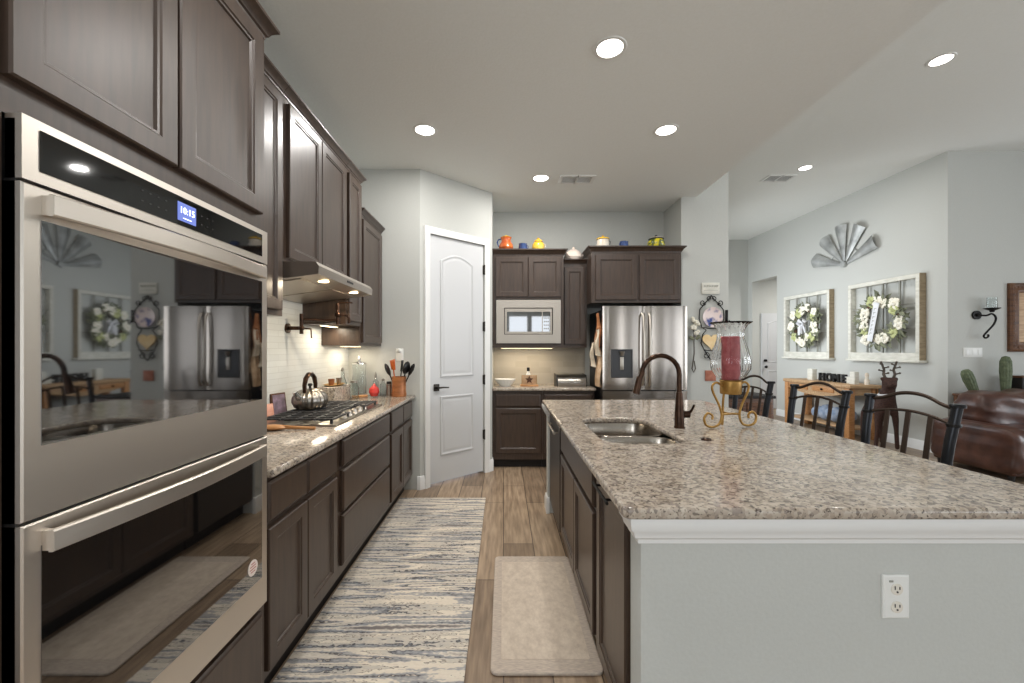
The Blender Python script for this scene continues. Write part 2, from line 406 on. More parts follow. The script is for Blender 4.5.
# walls behind the camera with their windows
b = B()
for x0, x1, z0, z1 in ((-1.7, .17, 0, HG), (.17, .81, 0, 1.85), (.17, .81, 2.45, HG), (.81, .92, 0, HG), (.92, 1.56, 0, 1.85), (.92, 1.56, 2.45, HG),
                       (1.56, 3.33, 0, HG), (3.33, 3.77, 0, .25), (3.33, 3.77, 2.65, HG), (3.77, 4.95, 0, HG), (4.95, 5.55, 0, .25), (4.95, 5.55, 2.65, HG), (5.55, 6.25, 0, HG), (6.25, 9.55, 0, .25), (6.25, 9.55, 2.75, HG), (9.55, 10.1, 0, HG)):
    b.box(x0, x1, -4.55, -4.4, z0, z1)
struct('wall_front', b, 'wall')
b = B()
for y0, y1, z0, z1 in ((-4.55, -1.95, 0, HG), (-1.95, 3.15, 0, .45), (-1.95, 3.15, 2.75, HG), (3.15, 5.23, 0, HG)):
    b.box(9.9, 10.05, y0, y1, z0, z1)
struct('wall_great_room_right', b, 'wall')
k = 0
for x0, x1, z0, z1, nx, nz in ((.17, .81, 1.85, 2.45, 1, 1), (.92, 1.56, 1.85, 2.45, 1, 1), (3.33, 3.77, .25, 2.65, 1, 1), (4.95, 5.55, .25, 2.65, 1, 1), (6.25, 9.55, .25, 2.75, 3, 1)):
    k += 1; b = B()
    for q in range(nx+1):
        x = x0+(x1-x0)*q/nx; b.box(max(x-.03, x0), min(x+.03, x1), -4.50, -4.45, z0, z1)
    for q in range(nz+1):
        z = z0+(z1-z0)*q/nz; b.box(x0, x1, -4.51, -4.46, max(z-.025, z0), min(z+.025, z1))
    wn = struct('window_%d' % k, b, 'trim')
    obj('pane', B().box(x0+.03, x1-.03, -4.485, -4.48, z0+.025, z1-.025), 'floorglass', wn)
b = B()
for q in range(5):
    y = -1.95+5.1*q/4; b.box(9.95, 10.0, max(y-.03, -1.95), min(y+.03, 3.15), .45, 2.75)
b.box(9.94, 9.99, -1.95, 3.15, .45, .5).box(9.94, 9.99, -1.95, 3.15, 2.7, 2.75)
wn = struct('window_6', b, 'trim'); obj('pane', B().box(9.97, 9.975, -1.92, 3.12, .5, 2.7), 'floorglass', wn)

# angled pantry wall with its door
PX, PY, PA = -.805, 4.0, math.atan2(.62, .677); PL = .918
b = B()
b.box(0, .11, 0, .11, 0, HK).box(.81, PL, 0, .11, 0, HK).box(.11, .81, 0, .11, 2.49, HK)
struct('wall_pantry', b, 'wall', loc=(PX, PY, 0), rotz=PA)
def casing(name, x0, x1, zt, loc, rotz, cw=.066, base=.0):
    prof = [(0, 0), (0, -.016), (.008, -.022), (.03, -.02), (.05, -.013), (cw, -.011), (cw, 0)]
    b = B(); rings = []
    path = [(x0, 0, (-1, 0)), (x0, zt, (-1, 1)), (x1, zt, (1, 1)), (x1, 0, (1, 0))]
    for x, z, (dx, dz) in path: rings.append(b.ring([(x+dx*o, y, z+dz*o) for o, y in [(cw-q, yy) for q, yy in prof]]))
    for a, c in zip(rings, rings[1:]): b.bridge(a, c)
    b.cap(rings[0], True); b.cap(rings[-1])
    return struct(name, b, 'trim', loc=loc, rotz=rotz)
casing('trim_1', .11, .81, 2.49, (PX, PY, 0), PA)
def inset_poly(pts, d):
    n = len(pts); out = []
    for i in range(n):
        p0, p1, p2 = Vector(pts[i-1]), Vector(pts[i]), Vector(pts[(i+1) % n])
        a = (p1-p0).normalized(); c = (p2-p1).normalized(); na = Vector((-a.y, a.x)); nc = Vector((-c.y, c.x))
        mm = na+nc; mm = mm/max(.3, mm.dot(na)); out.append((p1.x+mm.x*d, p1.y+mm.y*d))
    return out
def moulded_door(name, x0, x1, z0, z1, loc, rotz, panels, knob=None, hinges=None, y=.015):
    b = B().box(x0, x1, y, y+.04, z0, z1)
    for pts in panels:
        loops = []
        for ins, d in ((0, 0), (.004, -.009), (.014, -.011), (.03, -.002), (.036, -.002), (.05, -.006), (.06, -.006)):
            loops.append([(px, y+d, pz) for px, pz in inset_poly(pts, ins)])
        b.nest(loops)
    d = struct(name, b, 'door', loc=loc, rotz=rotz)
    return d
def arch_panel(x0, x1, z0, zc, rise, n=10):
    pts = [(x0, z0), (x1, z0)]
    for i in range(n+1):
        t = i/n; pts.append((x1+(x0-x1)*t, zc+rise*math.sin(PI*t)))
    return pts
d = moulded_door('door_1', .115, .805, .02, 2.485, (PX, PY, 0), PA,
                 [arch_panel(.24, .665, 1.07, 2.25, .075), [(.24, .28), (.665, .28), (.665, .88), (.24, .88)]])
hb = B().box(.160, .225, .002, .010, .935, 1.005, .003).cyl((.192, .004, .97), (.192, -.045, .97), .011)
hb.tube([(.192, -.04, .97), (.24, -.045, .972), (.31, -.04, .968)], [.010, .008, .006], 8)
obj('door_handle', hb, 'hinge', d)
for z in (2.22, 1.60, 1.02, .42):
    obj('hinge', B().box(.796, .812, -.004, .016, z-.05, z+.05, .002).cyl((.806, -.006, z-.055), (.806, -.006, z+.055), .007), 'hinge', d)
# hall front door
d = moulded_door('door_2', 5.80, 6.62, .02, 2.15, (0, 9.30, 0), 0,
                 [arch_panel(5.93, 6.49, 1.05, 1.93, .07), [(5.93, .25), (6.49, .25), (6.49, .86), (5.93, .86)]])
obj('door_handle', B().ball((5.87, -.03, .95), .032).cyl((5.87, .0, .95), (5.87, -.03, .95), .02), 'iron', d)
obj('deadbolt', B().cyl((5.87, .02, 1.09), (5.87, -.02, 1.09), .03), 'iron', d)

# baseboards
BP = [(0, 0), (.016, 0), (.016, .095), (.012, .108), (.009, .125), (0, .13)]
struct('baseboard_pantry', B().sweep([(-.83, 4.0), (-.805, 4.0), (-.772, 4.03)], BP), 'trim')
struct('baseboard_pantry_right', B().sweep([(PX+math.cos(PA)*.875, PY+math.sin(PA)*.875), (-.128, 4.62), (-.128, 4.70)], BP), 'trim')
struct('baseboard_niche', B().sweep([(2.03, 5.1), (2.03, 4.74), (2.57, 4.74), (2.57, 9.5), (W, 9.5), (W, 9.35)], BP), 'trim')
struct('baseboard_right', B().sweep([(W, 8.5), (W, 5.23), (9.9, 5.23)], BP), 'trim')
struct('baseboard_hall', B().sweep([(W+.16, 9.35), (5.76, 9.35)], BP), 'trim')

# ------------------------------------------------------------------ ceiling fixtures
def can_light(x, y, z, label, group, power):
    t = thing('recessed_light', label, 'ceiling light', (x, y, z-.006), 0, group, absz=False); t.scale.z = .5
    obj('trim_ring', B().lathe([(.072, .008), (.076, .0), (.092, .002), (.096, .012), (.072, .0115)], 32), 'white', t)
    obj('diffuser', B().lathe([(.0, .006), (.073, .006), (.073, .011), (0, .011)], 32), 'lamp', t)
    area('lamp', (0, 0, -.004), (0, 0, 0), .14, .14, power, (1, .975, .94), 'DISK', t, 180)
for (x, y, lb) in ((.613, 2.389, 'large round recessed light in the kitchen ceiling, nearest the camera'),
                   (-.6215, 3.286, 'round recessed light in the kitchen ceiling over the cooktop side, leftmost'),
                   (1.287, 3.286, 'round recessed light in the kitchen ceiling towards the great room edge'),
                   (.38, 4.21, 'small round recessed light beside the kitchen ceiling vent')):
    can_light(x, y, HK, lb, 'kitchen recessed lights', 14)
can_light(-.35, .9, HK, 'round recessed light above the camera, mirrored in the oven panel', 'kitchen recessed lights', 14)
can_light(3.776, 3.58, HG, 'round recessed light in the high great room ceiling, nearest and top right', 'great room recessed lights', 16)
can_light(4.16, 5.72, HG, 'round recessed light in the high great room ceiling beside the vent', 'great room recessed lights', 16)
can_light(6.9, 8.2, 2.95, 'added unseen recessed light brightening the entry hall beyond the opening', None, 45)  # unseen lamp added to lift the dark hall
def vent(x, y, z, label, w_=.36, d_=.20):
    t = thing('ceiling_vent', label, 'vent', (x, y, z-.012), 0, None, absz=False)
    b = B()
    for q in ((-w_/2, -w_/2+.03, -d_/2, d_/2), (w_/2-.03, w_/2, -d_/2, d_/2), (-w_/2+.03, w_/2-.03, -d_/2, -d_/2+.025), (-w_/2+.03, w_/2-.03, d_/2-.025, d_/2), (-.008, .008, -d_/2, d_/2)):
        b.box(*q, 0, .012)
    obj('frame', b, 'white', t)
    b = B()
    for i in range(6):
        yy = -d_/2+.040+i*(d_-.08)/5
        b.box(-w_/2+.03, w_/2-.03, yy-.0035, yy+.0035, .004, .009)
    obj('louvres', b, 'white', t)
    obj('duct', B().box(-w_/2+.02, w_/2-.02, -d_/2+.02, d_/2-.02, .0105, .0118), 'slot', t)
vent(.746, 4.236, HK, 'white air vent in the kitchen ceiling beside the smallest light')
vent(4.01, 6.06, HG, 'white air vent in the high great room ceiling', .40, .24)

# ------------------------------------------------------------------ cabinets
DOORP = [(0, .022), (0, .004), (.004, 0), (.052, 0), (.056, .004), (.062, .005), (.066, .011)]
DRAWP = [(0, .022), (0, .008), (.004, .004), (.012, 0)]
def cabinet(name, label, cat, loc, rotz, w_, z0, z1, depth, fronts, kick=0, group=None, extra=None):
    """front of the face frame at local y=0, doors stand 22 mm proud; x along the width"""
    t = thing(name, label, cat, (loc[0], loc[1], z0), rotz, group)
    if extra == 'open': obj('carcass', B().box(0, w_, 0, depth, z0+kick, .68).box(0, w_, 0, .05, .68, z1).box(0, .02, .05, depth, .68, z1).box(w_-.02, w_, .05, depth, .68, z1), 'wood', t)
    else: obj('carcass', B().box(0, w_, 0, depth, z0+kick, z1), 'wood', t)
    if kick: obj('toe_kick', B().box(.0, w_, .065, depth, z0, z0+kick), 'kick', t)
    for kind, x0, x1, a, c in fronts:
        b = B().panel(x0, x1, a, c, DOORP if kind == 'door' else DRAWP, y=-.022)
        obj(kind, b, 'wood', t, angle=20)
    return t
CROWN = [(0, 0), (.004, 0), (.006, .012), (.014, .018), (.022, .034), (.040, .052), (.048, .056), (.048, .070), (0, .070)]
def crown(path, z, t, sc=1.0):
    obj('crown_moulding', B().sweep(path, [(o*sc, z+h*sc) for o, h in CROWN]), 'wood', t, angle=25)
LX = -.887            # face frame plane of the left base run; doors at -.865
def base_left(y0, y1, label, fronts, end=None):
    return cabinet('base_cabinet', label, 'cabinet', (LX, y0, 0), R(90), y1-y0, 0, .883, .60,
                   [(k_, a-y0, c-y0, z0, z1) for k_, a, c, z0, z1 in fronts], .13, 'base cabinets under the cooktop counter')
base_left(1.522, 2.195, 'dark base cabinet with two drawers over two doors, beside the double oven',
          [('drawer', 1.535, 1.836, .715, .865), ('drawer', 1.842, 2.165, .715, .865), ('door', 1.535, 1.836, .165, .690), ('door', 1.842, 2.165, .165, .690)])
base_left(2.197, 3.20, 'wide dark base cabinet of three deep drawers under the gas cooktop',
          [('drawer', 2.245, 3.165, .720, .865), ('drawer', 2.245, 3.165, .475, .700), ('drawer', 2.245, 3.165, .185, .455)])
base_left(3.202, 3.97, 'dark base cabinet with narrow drawers and doors below the utensil crock',
          [('drawer', 3.215, 3.590, .715, .865), ('drawer', 3.596, 3.94, .715, .865), ('door', 3.215, 3.590, .165, .690), ('door', 3.596, 3.94, .165, .690)])
# counter on the left
o = obj('countertop', B().box(0, .655, 0, 2.475, 0, .032, .011, 3), 'granite', loc=(-1.4995, 1.522, .883))
tag(o, 'long speckled granite countertop under the gas cooktop, along the tiled wall', 'countertop')
o = obj('tile_backsplash', B().box(-1.4995, -1.492, 1.53, 3.995, .915, 1.75), 'tile')
M['tile'].node_tree.nodes  # left wall runs along y: rotate the tile pattern
for n_ in M['tile'].node_tree.nodes:
    if n_.type == 'MAPPING': n_.inputs['Rotation'].default_value = (R(90), 0, R(90)); n_.vector_type = 'TEXTURE'
tag(o, 'glossy off-white narrow subway tile backsplash behind the cooktop', 'backsplash')

# tall oven cabinet (carcass with a hollow bay for the oven)
TX = -.877
t = thing('oven_cabinet', 'tall dark wood cabinet housing the double oven at far left', 'cabinet', (TX, .68, 0), R(90))
b = B().box(0, .84, .0, .61, 1.775, 2.50).box(0, .84, 0, .61, .10, .450).box(0, .045, 0, .61, .45, 1.775).box(.81, .84, 0, .61, .45, 1.775).box(.045, .81, .59, .61, .45, 1.775)
obj('carcass', b, 'wood', t); obj('toe_kick', B().box(0, .84, .07, .61, 0, .10), 'kick', t)
for x0, x1 in ((.04, .413), (.421, .80)):
    obj('door', B().panel(x0, x1, 1.838, 2.475, DOORP, y=-.022), 'wood', t, angle=20)
obj('drawer', B().panel(.04, .80, .14, .425, DRAWP, y=-.022), 'wood', t, angle=20)
crown([(0, 0), (.84, 0), (.84, .27)], 2.492, t, .8)

# double wall oven
t = thing('double_wall_oven', 'stainless steel double wall oven with black glass doors and blue clock', 'oven', (-.845, .728, .454), R(90))
OW = .757
obj('body', B().box(-.0, OW, .012, .56, .462, 1.765), 'black', t)
b = B().panel(0, OW, 1.660, 1.774, [(0, .03), (0, .0)])
obj('control_panel', b, 'ovensteel', t)
obj('control_glass', B().panel(.028, .722, 1.682, 1.757, [(0, .002), (0, -.002)]), 'panelglass', t, angle=5)
def oven_door(z0, z1, g0, g1, hz):
    d = obj('oven_door', B().panel(0, OW, z0, z1, [(0, .035), (0, .003), (.003, 0)]), 'ovensteel', t, angle=15)
    obj('door_glass', B().panel(.030, .722, g0, g1, [(0, .002), (0, -.0015)]), 'bglass', d, angle=5)
    # bowed flat bar handle
    b = B(); top = []; n = 14
    prof = [(-.020, 0), (-.020, -.008), (-.017, -.012), (.017, -.012), (.020, -.008), (.020, 0)]
    rs = []
    for i in range(n+1):
        u = i/n; x = .030+u*.682; y = -.014-.026*math.sin(PI*u)
        rs.append(b.ring([(x, y+pz*.9, hz+pzz) for pzz, pz in prof]))
    for a, c in zip(rs, rs[1:]): b.bridge(a, c)
    b.cap(rs[0], True); b.cap(rs[-1])
    for x in (.031, .699): b.box(x, x+.012, -.016, .0, hz-.018, hz+.018)
    obj('handle', b, 'ovensteel', d)
    return d
oven_door(1.052, 1.655, 1.183, 1.594, 1.622)
lowd = oven_door(.456, 1.046, .561, 1.000, 1.008)
def ondoor(x, y, z): return Matrix.Translation((x, y, z)) @ Matrix.Rotation(R(90), 4, 'X')
obj('clock_screen', B().box(.345, .408, -.0035, -.002, 1.694, 1.742), 'screen', t)
text('clock_digits', '10:15', .024, 'digits', t, ondoor(.3765, -.004, 1.722), .0004)
obj('clock_caption', B().box(.362, .391, -.0042, -.0034, 1.7015, 1.7035), 'digits', t)
for x in (.24, .262, .285, .308, .43, .452, .474):
    for z in (1.705, 1.729): obj('touch_mark', B().box(x-.0025, x+.0025, -.0032, -.002, z-.0010, z+.0010), 'slot', t)
b = B().cyl((.668, -.0014, .622), (.668, -.0028, .622), .026, n=28); st = obj('sticker', b, 'sticker', lowd)
b = B()
for i, w_ in enumerate((.010, .016, .017, .012)): b.box(.668-w_, .668+w_, -.0033, -.0027, .636-i*.009, .6385-i*.009)
obj('sticker_print', b, 'stickertxt', st)

# left upper cabinets
UX = -1.172
def upper_left(y0, y1, z0, z1, label, doors, cpath=None, depth=.318, ux=UX):
    t = cabinet('wall_cabinet', label, 'cabinet', (ux, y0, 0), R(90), y1-y0, z0, z1, depth, [('door', a-y0, c-y0, p, q) for a, c, p, q in doors], 0, 'wall cabinets on the cooktop side')
    return t
def upper(loc_y0, loc_y1, z0, z1, label, doors, ends=(False, False), ux=UX):
    t = thing('wall_cabinet', label, 'cabinet', (ux, loc_y0, z0), R(90), 'wall cabinets on the cooktop side')
    w_ = loc_y1-loc_y0; dp = ux+1.4985
    obj('carcass', B().box(0, w_, 0, dp, z0, z1), 'wood', t)
    for a, c, p, q in doors:
        obj('door', B().panel(a-loc_y0, c-loc_y0, p, q, DOORP, y=-.022), 'wood', t, angle=20)
    path = ([(0, dp)] if ends[0] else [])+[(0, 0), (w_, 0)]+([(w_, dp)] if ends[1] else [])
    crown(path, z1-.01, t, .8)
    return t
upper(1.525, 2.198, 1.53, 2.715, 'dark wall cabinet between the tall oven cabinet and the range hood', [(1.56, 2.165, 1.56, 2.68)], (False, False))
upper(2.20, 3.078, 1.825, 2.715, 'dark two-door wall cabinet directly above the range hood', [(2.235, 2.632, 1.85, 2.68), (2.640, 3.045, 1.85, 2.68)])
upper(3.08, 3.398, 1.54, 2.715, 'narrow dark wall cabinet just past the range hood', [(3.11, 3.37, 1.57, 2.68)], (False, True))
upper(3.40, 3.995, 1.385, 2.47, 'lower hung dark wall cabinet in the corner by the pantry wall', [(3.44, 3.955, 1.41, 2.435)], (False, False), -1.178)

# range hood
t = thing('range_hood', 'stainless under-cabinet range hood with two lights over the cooktop', 'range hood', (-1.4985, 2.205, 1.69), 0)
b = B(); a = b.ring([(0, 0, 1.69), (.515, 0, 1.757), (.518, 0, 1.80), (.50, 0, 1.823), (0, 0, 1.823)])
c = b.ring([(0, .90, 1.69), (.515, .90, 1.757), (.518, .90, 1.80), (.50, .90, 1.823), (0, .90, 1.823)])
b.bridge(a, c); b.cap(a, True); b.cap(c); obj('canopy', b, 'steel2', t)
def under(x): return 1.69+.067*x/.515
b = B(); b.extr([(.03, .05, under(.03)-.001), (.40, .05, under(.40)-.001), (.40, .44, under(.40)-.001), (.03, .44, under(.03)-.001)], (0, 0, -.004)); obj('grease_filter', b, 'steel2', t)
b = B(); b.extr([(.03, .46, under(.03)-.001), (.40, .46, under(.40)-.001), (.40, .85, under(.40)-.001), (.03, .85, under(.03)-.001)], (0, 0, -.004)); obj('grease_filter', b, 'steel2', t)
for y in (.20, .68):
    obj('hood_light', B().cyl((.455, y, under(.455)-.004), (.455, y, under(.455)+.002), .03), 'warm', t)
    area('hood_lamp', (.455, y, under(.455)-1.69-.012), (0, 0, 0), .05, .05, 2.4, (1, .84, .62), 'DISK', t)
obj('control_buttons', B().box(.517, .520, .40, .50, 1.775, 1.787), 'black', t)

# pot filler
t = thing('pot_filler', 'folding bronze pot filler tap on the tiled wall below the hood', 'faucet', (-1.492, 2.86, 1.50))
b = B().cyl((0, 0, 1.50), (.012, 0, 1.50), .034).cyl((.012, 0, 1.50), (.10, 0, 1.50), .014).ball((.10, 0, 1.50), .020)
b.cyl((.10, 0, 1.46), (.10, 0, 1.60), .013)
obj('wall_body', b, 'orb', t)
b = B().tube([(.10, 0, 1.56), (.20, .05, 1.56), (.31, .10, 1.56)], .010, 10).cyl((.31, .10, 1.53), (.31, .10, 1.68), .014)
obj('first_arm', b, 'orb', t)
b = B().tube([(.31, .10, 1.55), (.22, .18, 1.55), (.15, .24, 1.55)], .009, 10).ball((.31, .10, 1.60), .024)
b.tube([(.31, .10, 1.60), (.36, .13, 1.60), (.375, .14, 1.58), (.375, .14, 1.54)], .010, 10)
obj('spout', b, 'orb', t)
obj('lever', B().tube([(.10, 0, 1.50), (.16, .01, 1.495), (.165, .01, 1.43)], [.008, .007, .006], 8), 'orb', t)
obj('lever', B().tube([(.31, .10, 1.685), (.35, .12, 1.690), (.40, .14, 1.690)], [.008, .006, .005], 8), 'orb', t)

# under cabinet lights
def ucl(name_loc, sx, sy, label, power, par=None):
    t = thing('under_cabinet_light', label, 'light', name_loc, 0, 'under cabinet lights', absz=False)
    obj('housing', B().box(-sx/2, sx/2, -sy/2, sy/2, -.008, 0, .002), 'white', t)
    obj('diffuser', B().box(-sx/2+.005, sx/2-.005, -sy/2+.005, sy/2-.005, -.010, -.008), 'warm', t)
    area('lamp', (0, 0, -.014), (0, 0, 0), sx*.9, sy*.9, power, (1, .87, .68), 'RECTANGLE', t)
ucl((-1.36, 3.24, 1.5395), .05, .24, 'warm light strip under the narrow cabinet past the range hood', 1.6)
ucl((-1.36, 3.70, 1.3845), .05, .40, 'warm light strip under the corner wall cabinet above the glass jars', 1.6)
ucl((.28, 5.00, 1.3695), .62, .05, 'warm light strip under the microwave cabinet', 2.4)

# ------------------------------------------------------------------ cooktop
CX0, CX1, CY0, CY1, CZ = -1.43, -.95, 2.36, 3.26, .915
t = thing('gas_cooktop', 'stainless gas cooktop with black cast iron grates and silver knobs', 'cooktop', (CX0, CY0, CZ))
cw, cl = CX1-CX0, CY1-CY0
obj('base_plate', B().box(0, cw, 0, cl, CZ, CZ+.010, .004), 'steel', t)
for i in range(3):
    y0 = .03+i*(cl-.06)/3; y1 = y0+(cl-.06)/3-.008; x1 = cw-.035 if i != 1 else cw-.11
    b = B(); zt = CZ+.042
    for q in (0, 1, 2, 3, 4):
        yy = y0+.012+(y1-y0-.024)*q/4; b.box(.03, x1, yy-.006, yy+.006, zt-.012, zt, .002, 1)
    nx = 5
    for q in range(nx):
        xx = .036+(x1-.042)*q/(nx-1)*1.0; b.box(xx-.006, xx+.006, y0, y1, zt-.013, zt-.001, .002, 1)
    for xx in (.04, x1-.01):
        for yy in (y0+.012, y1-.012): b.box(xx-.007, xx+.007, yy-.007, yy+.007, CZ+.010, zt-.01)
    obj('grate', b, 'cast', t)
for x, y, r in ((.14, .17, .045), (.34, .17, .035), (.2, .45, .055), (.14, .73, .035), (.34, .73, .045)):
    obj('burner', B().lathe([(r, 0), (r, .008), (r*.85, .013), (r*.8, .018), (0, .019)], 20, (x, y, CZ+.010)), 'cast', t)
for i in range(5):
    y = .24+i*.095
    obj('knob', B().lathe([(.026, 0), (.026, .006), (.022, .010), (.020, .028), (.014, .031), (0, .031)], 20, (cw-.055, y, CZ+.010)).box(cw-.058, cw-.052, y-.018, y+.018, CZ+.036, CZ+.046, .002), 'steel2', t)
# kettle
kx, ky, kz = -1.30, 2.79, CZ+.0425
t = thing('tea_kettle', 'ribbed stainless steel tea kettle on the cooktop grate', 'kettle', (kx, ky, kz), 0, None, absz=False)
obj('body', B().lathe([(.0, .0), (.07, .0), (.095, .012), (.112, .045), (.110, .075), (.092, .105), (.062, .125), (.034, .134), (0, .136)], 96, rib=.03, ribn=20), 'steel', t, angle=60)
obj('lid_knob', B().lathe([(.008, .134), (.008, .148), (.016, .156), (.012, .168), (0, .170)], 16), 'black', t)
obj('spout', B().tube([(-.02, -.085, .075), (-.03, -.12, .10), (-.035, -.135, .125)], [.026, .019, .015], 12), 'chrome', t)
hp = [( .0, -.075, .10), (0, -.08, .16), (0, -.06, .205), (0, -.02, .232), (0, .02, .232), (0, .06, .205), (0, .08, .16), (0, .075, .10)]
obj('handle', B().tube(hp, [.008, .010, .012, .013, .013, .012, .010, .008], 10, flat=1.4), 'orb', t)
# wooden spoon on a rest
t = thing('wooden_ladle', 'orange-brown wooden ladle lying on the granite in front of the cooktop', 'utensil', (-1.16, 2.26, .9155), R(3), None, absz=False)
obj('bowl', B().ball((-.10, 0, .016), .055, (1.5, .75, .29)), 'pine2', t)
obj('handle', B().tube([(-.04, 0, .018), (.04, .002, .012), (.13, .004, .009)], [.011, .009, .009], 8), 'pine2', t)
# little cards against the tile
t = thing('framed_card', 'small dark-framed picture card leaning on the tile behind the cooktop', 'picture', (-1.455, 2.70, .9155), R(75), None, absz=False)
rt = Matrix.Rotation(R(-8), 4, 'X')
obj('frame', B().box(-.06, .06, -.008, .008, 0, .155, .003, mat=rt), 'vine', t)
obj('print', B().box(-.05, .05, -.0095, -.0078, .010, .145, mat=rt), 'photo', t)
o = obj('pink_tile', B().box(-.06, .06, -.006, .006, 0, .10, .002, mat=rt), 'pink', loc=(-1.460, 2.555, .9155), rotz=R(75)); tag(o, 'small pink tile leaning on the backsplash left of the framed card', 'tile')

# stone riser in the corner with tray and jars
o = obj('stone_riser', B().box(-.075, .075, -.17, .17, 0, .135, .006), 'granite', loc=(-1.412, 3.46, .9155)); tag(o, 'speckled stone riser block against the tile behind the cooktop', 'riser')
t = thing('serving_tray', 'small brass oval tray on the stone riser', 'tray', (-1.41, 3.46, 1.051), 0, None, absz=False)
obj('tray', B().lathe([(0, 0), (.055, 0), (.072, .012), (.070, .014), (.054, .004), (0, .004)], 32, sx=1, sy=1.9), 'gold', t)
for x, y, m_, lb in ((-1.41, 3.40, 'copper', 'small copper cup on the brass tray, left one'), (-1.40, 3.53, 'steel', 'small steel cup on the brass tray, right one')):
    o = obj('small_cup', B().lathe([(0, 0), (.019, 0), (.026, .055), (.024, .055), (.017, .006), (0, .006)], 20), m_, loc=(x, y, 1.0555)); tag(o, lb, 'cup')

def bottle(x, y, z, prof, m_, label, cat='bottle', name='glass_bottle', lid=None, group=None, lm='steel'):
    t = thing(name, label, cat, (x, y, z), 0, group, absz=False)
    obj('vessel', B().lathe(prof, 24), m_, t)
    if lid: obj('lid', B().lathe(lid, 20), lm, t)
    return t
ZC = .9155
M['jarglass'] = mk('jar_glass', (240, 244, 244), .03, trans=1, ior=1.3)
# tall glass dispenser on wood base with red fruit
t = thing('glass_dispenser', 'tall glass dispenser with metal knob in the counter corner', 'dispenser', (-1.33, 3.825, ZC), 0, None, absz=False)
obj('wood_base', B().lathe([(.0, 0), (.075, 0), (.08, .012), (.06, .022), (0, .022)], 28), 'pine2', t)
obj('glass_cylinder', B().lathe([(.0, .023), (.062, .023), (.064, .12), (.058, .20), (.062, .30), (.058, .30), (.055, .20), (.060, .12), (.058, .03), (0, .03)], 28), 'jarglass', t)
obj('lid', B().lathe([(.064, .301), (.064, .312), (.03, .322), (.010, .33), (.016, .35), (.006, .372), (0, .373)], 24), 'chrome', t)
bottle(-1.43, 3.69, ZC, [(0, 0), (.036, 0), (.038, .13), (.016, .19), (.014, .24), (.012, .24), (.012, .19), (.034, .13), (.032, .006), (0, .006)], 'jarglass',
       'slim clear glass cruet left of the tall dispenser', lid=[(.014, .241), (.016, .255), (.007, .275), (0, .276)])
bottle(-1.33, 3.69, ZC, [(0, 0), (.042, 0), (.044, .10), (.030, .12), (.028, .14), (.026, .14), (.027, .12), (.04, .10), (.038, .006), (0, .006)], 'jarglass',
       'squat clear glass jar with steel lid before the tall dispenser', 'jar', 'glass_jar', [(.030, .1405), (.030, .158), (0, .160)])
o = obj('red_ornament', B().lathe([(0, 0), (.03, .004), (.048, .04), (.042, .075), (.018, .098), (.006, .12), (0, .12)], 24), 'red', loc=(-1.20, 3.85, ZC)); tag(o, 'round red glass ornament right of the tall dispenser', 'ornament')
for i, (x, y, r, h, lb) in enumerate(((-1.215, 3.945, .026, .13, 'pale glass bottle with tall pourer beside the red ornament'), (-1.14, 3.93, .030, .10, 'pale glass jar second from the copper crock'),)):
    bottle(x, y, ZC, [(0, 0), (r, 0), (r, h), (r*.45, h+.02), (r*.4, h+.035), (r*.3, h+.035), (r*.35, h+.02), (r*.9, h), (r*.9, .006), (0, .006)], 'jarglass', lb,
           lid=[(r*.45, h+.036), (r*.45, h+.055), (.004, h+.09 if i == 0 else h+.06), (0, h+.09 if i == 0 else h+.06)], group='glass bottles by the pantry wall')
t = thing('pepper_mill', 'grey and white pepper mill beside the copper crock', 'mill', (-1.075, 3.90, ZC), 0, None, absz=False)
obj('body', B().lathe([(0, 0), (.026, 0), (.026, .05), (.024, .06), (.026, .075), (.026, .11), (0, .112)], 20), 'steel', t)
obj('cap', B().lathe([(.024, .112), (.022, .135), (0, .137)], 20), 'black', t)
# crock
crx, cry = -.972, 3.86
t = thing('utensil_crock', 'copper-brown utensil crock at the end of the counter', 'crock', (crx, cry, ZC), 0, None, absz=False)
obj('vessel', B().lathe([(0, 0), (.066, 0), (.070, .02), (.064, .05), (.064, .16), (.068, .185), (.061, .185), (.056, .16), (.056, .02), (0, .014)], 32), 'copper', t)
def utensil(name, tip, m_, label, kind, base=(0, 0)):
    t = thing(name, label, 'utensil', (crx+base[0], cry+base[1], ZC+.016), 0, 'utensils in the crock', absz=False)
    tp = Vector(tip); d = tp.normalized()
    obj('handle', B().tube([(0, 0, 0), tuple(tp*.75)], .006, 8), m_, t)
    q = d.to_track_quat('Z', 'Y').to_matrix().to_4x4(); q.translation = tp*.75
    b = B()
    if kind == 'spoon': b.ball(tuple(tp*.86), .060, (1, .35, 1.05), mat=q.to_3x3().to_4x4())
    else: b.extr([q @ Vector(p) for p in ((-.03, -.004, 0), (.03, -.004, 0), (.042, -.004, .10), (-.042, -.004, .085))], q.to_3x3() @ Vector((0, .008, 0)))
    if kind == 'slot':
        b = B()
        for x in (-.03, -.013, .004, .021): b.box(x, x+.010, -.004, .004, .0, .085, .001, 1, mat=q)
        b.box(-.034, .034, -.004, .004, -.008, .008, .001, 1, mat=q).box(-.034, .034, -.004, .004, .08, .095, .001, 1, mat=q)
    obj('head', b, m_, t)
utensil('serving_spoon', (-.105, -.02, .27), 'black', 'black serving spoon leaning left in the copper crock', 'spoon', (-.01, 0))
utensil('spatula', (-.03, -.03, .31), 'orange', 'orange spatula in the copper crock', 'flat', (-.02, -.01))
utensil('slotted_turner', (.03, .0, .30), 'black', 'black slotted turner upright in the copper crock', 'slot', (0, 0))
utensil('ladle', (.07, -.02, .29), 'black', 'black ladle beside the slotted turner in the crock', 'spoon', (.01, .01))
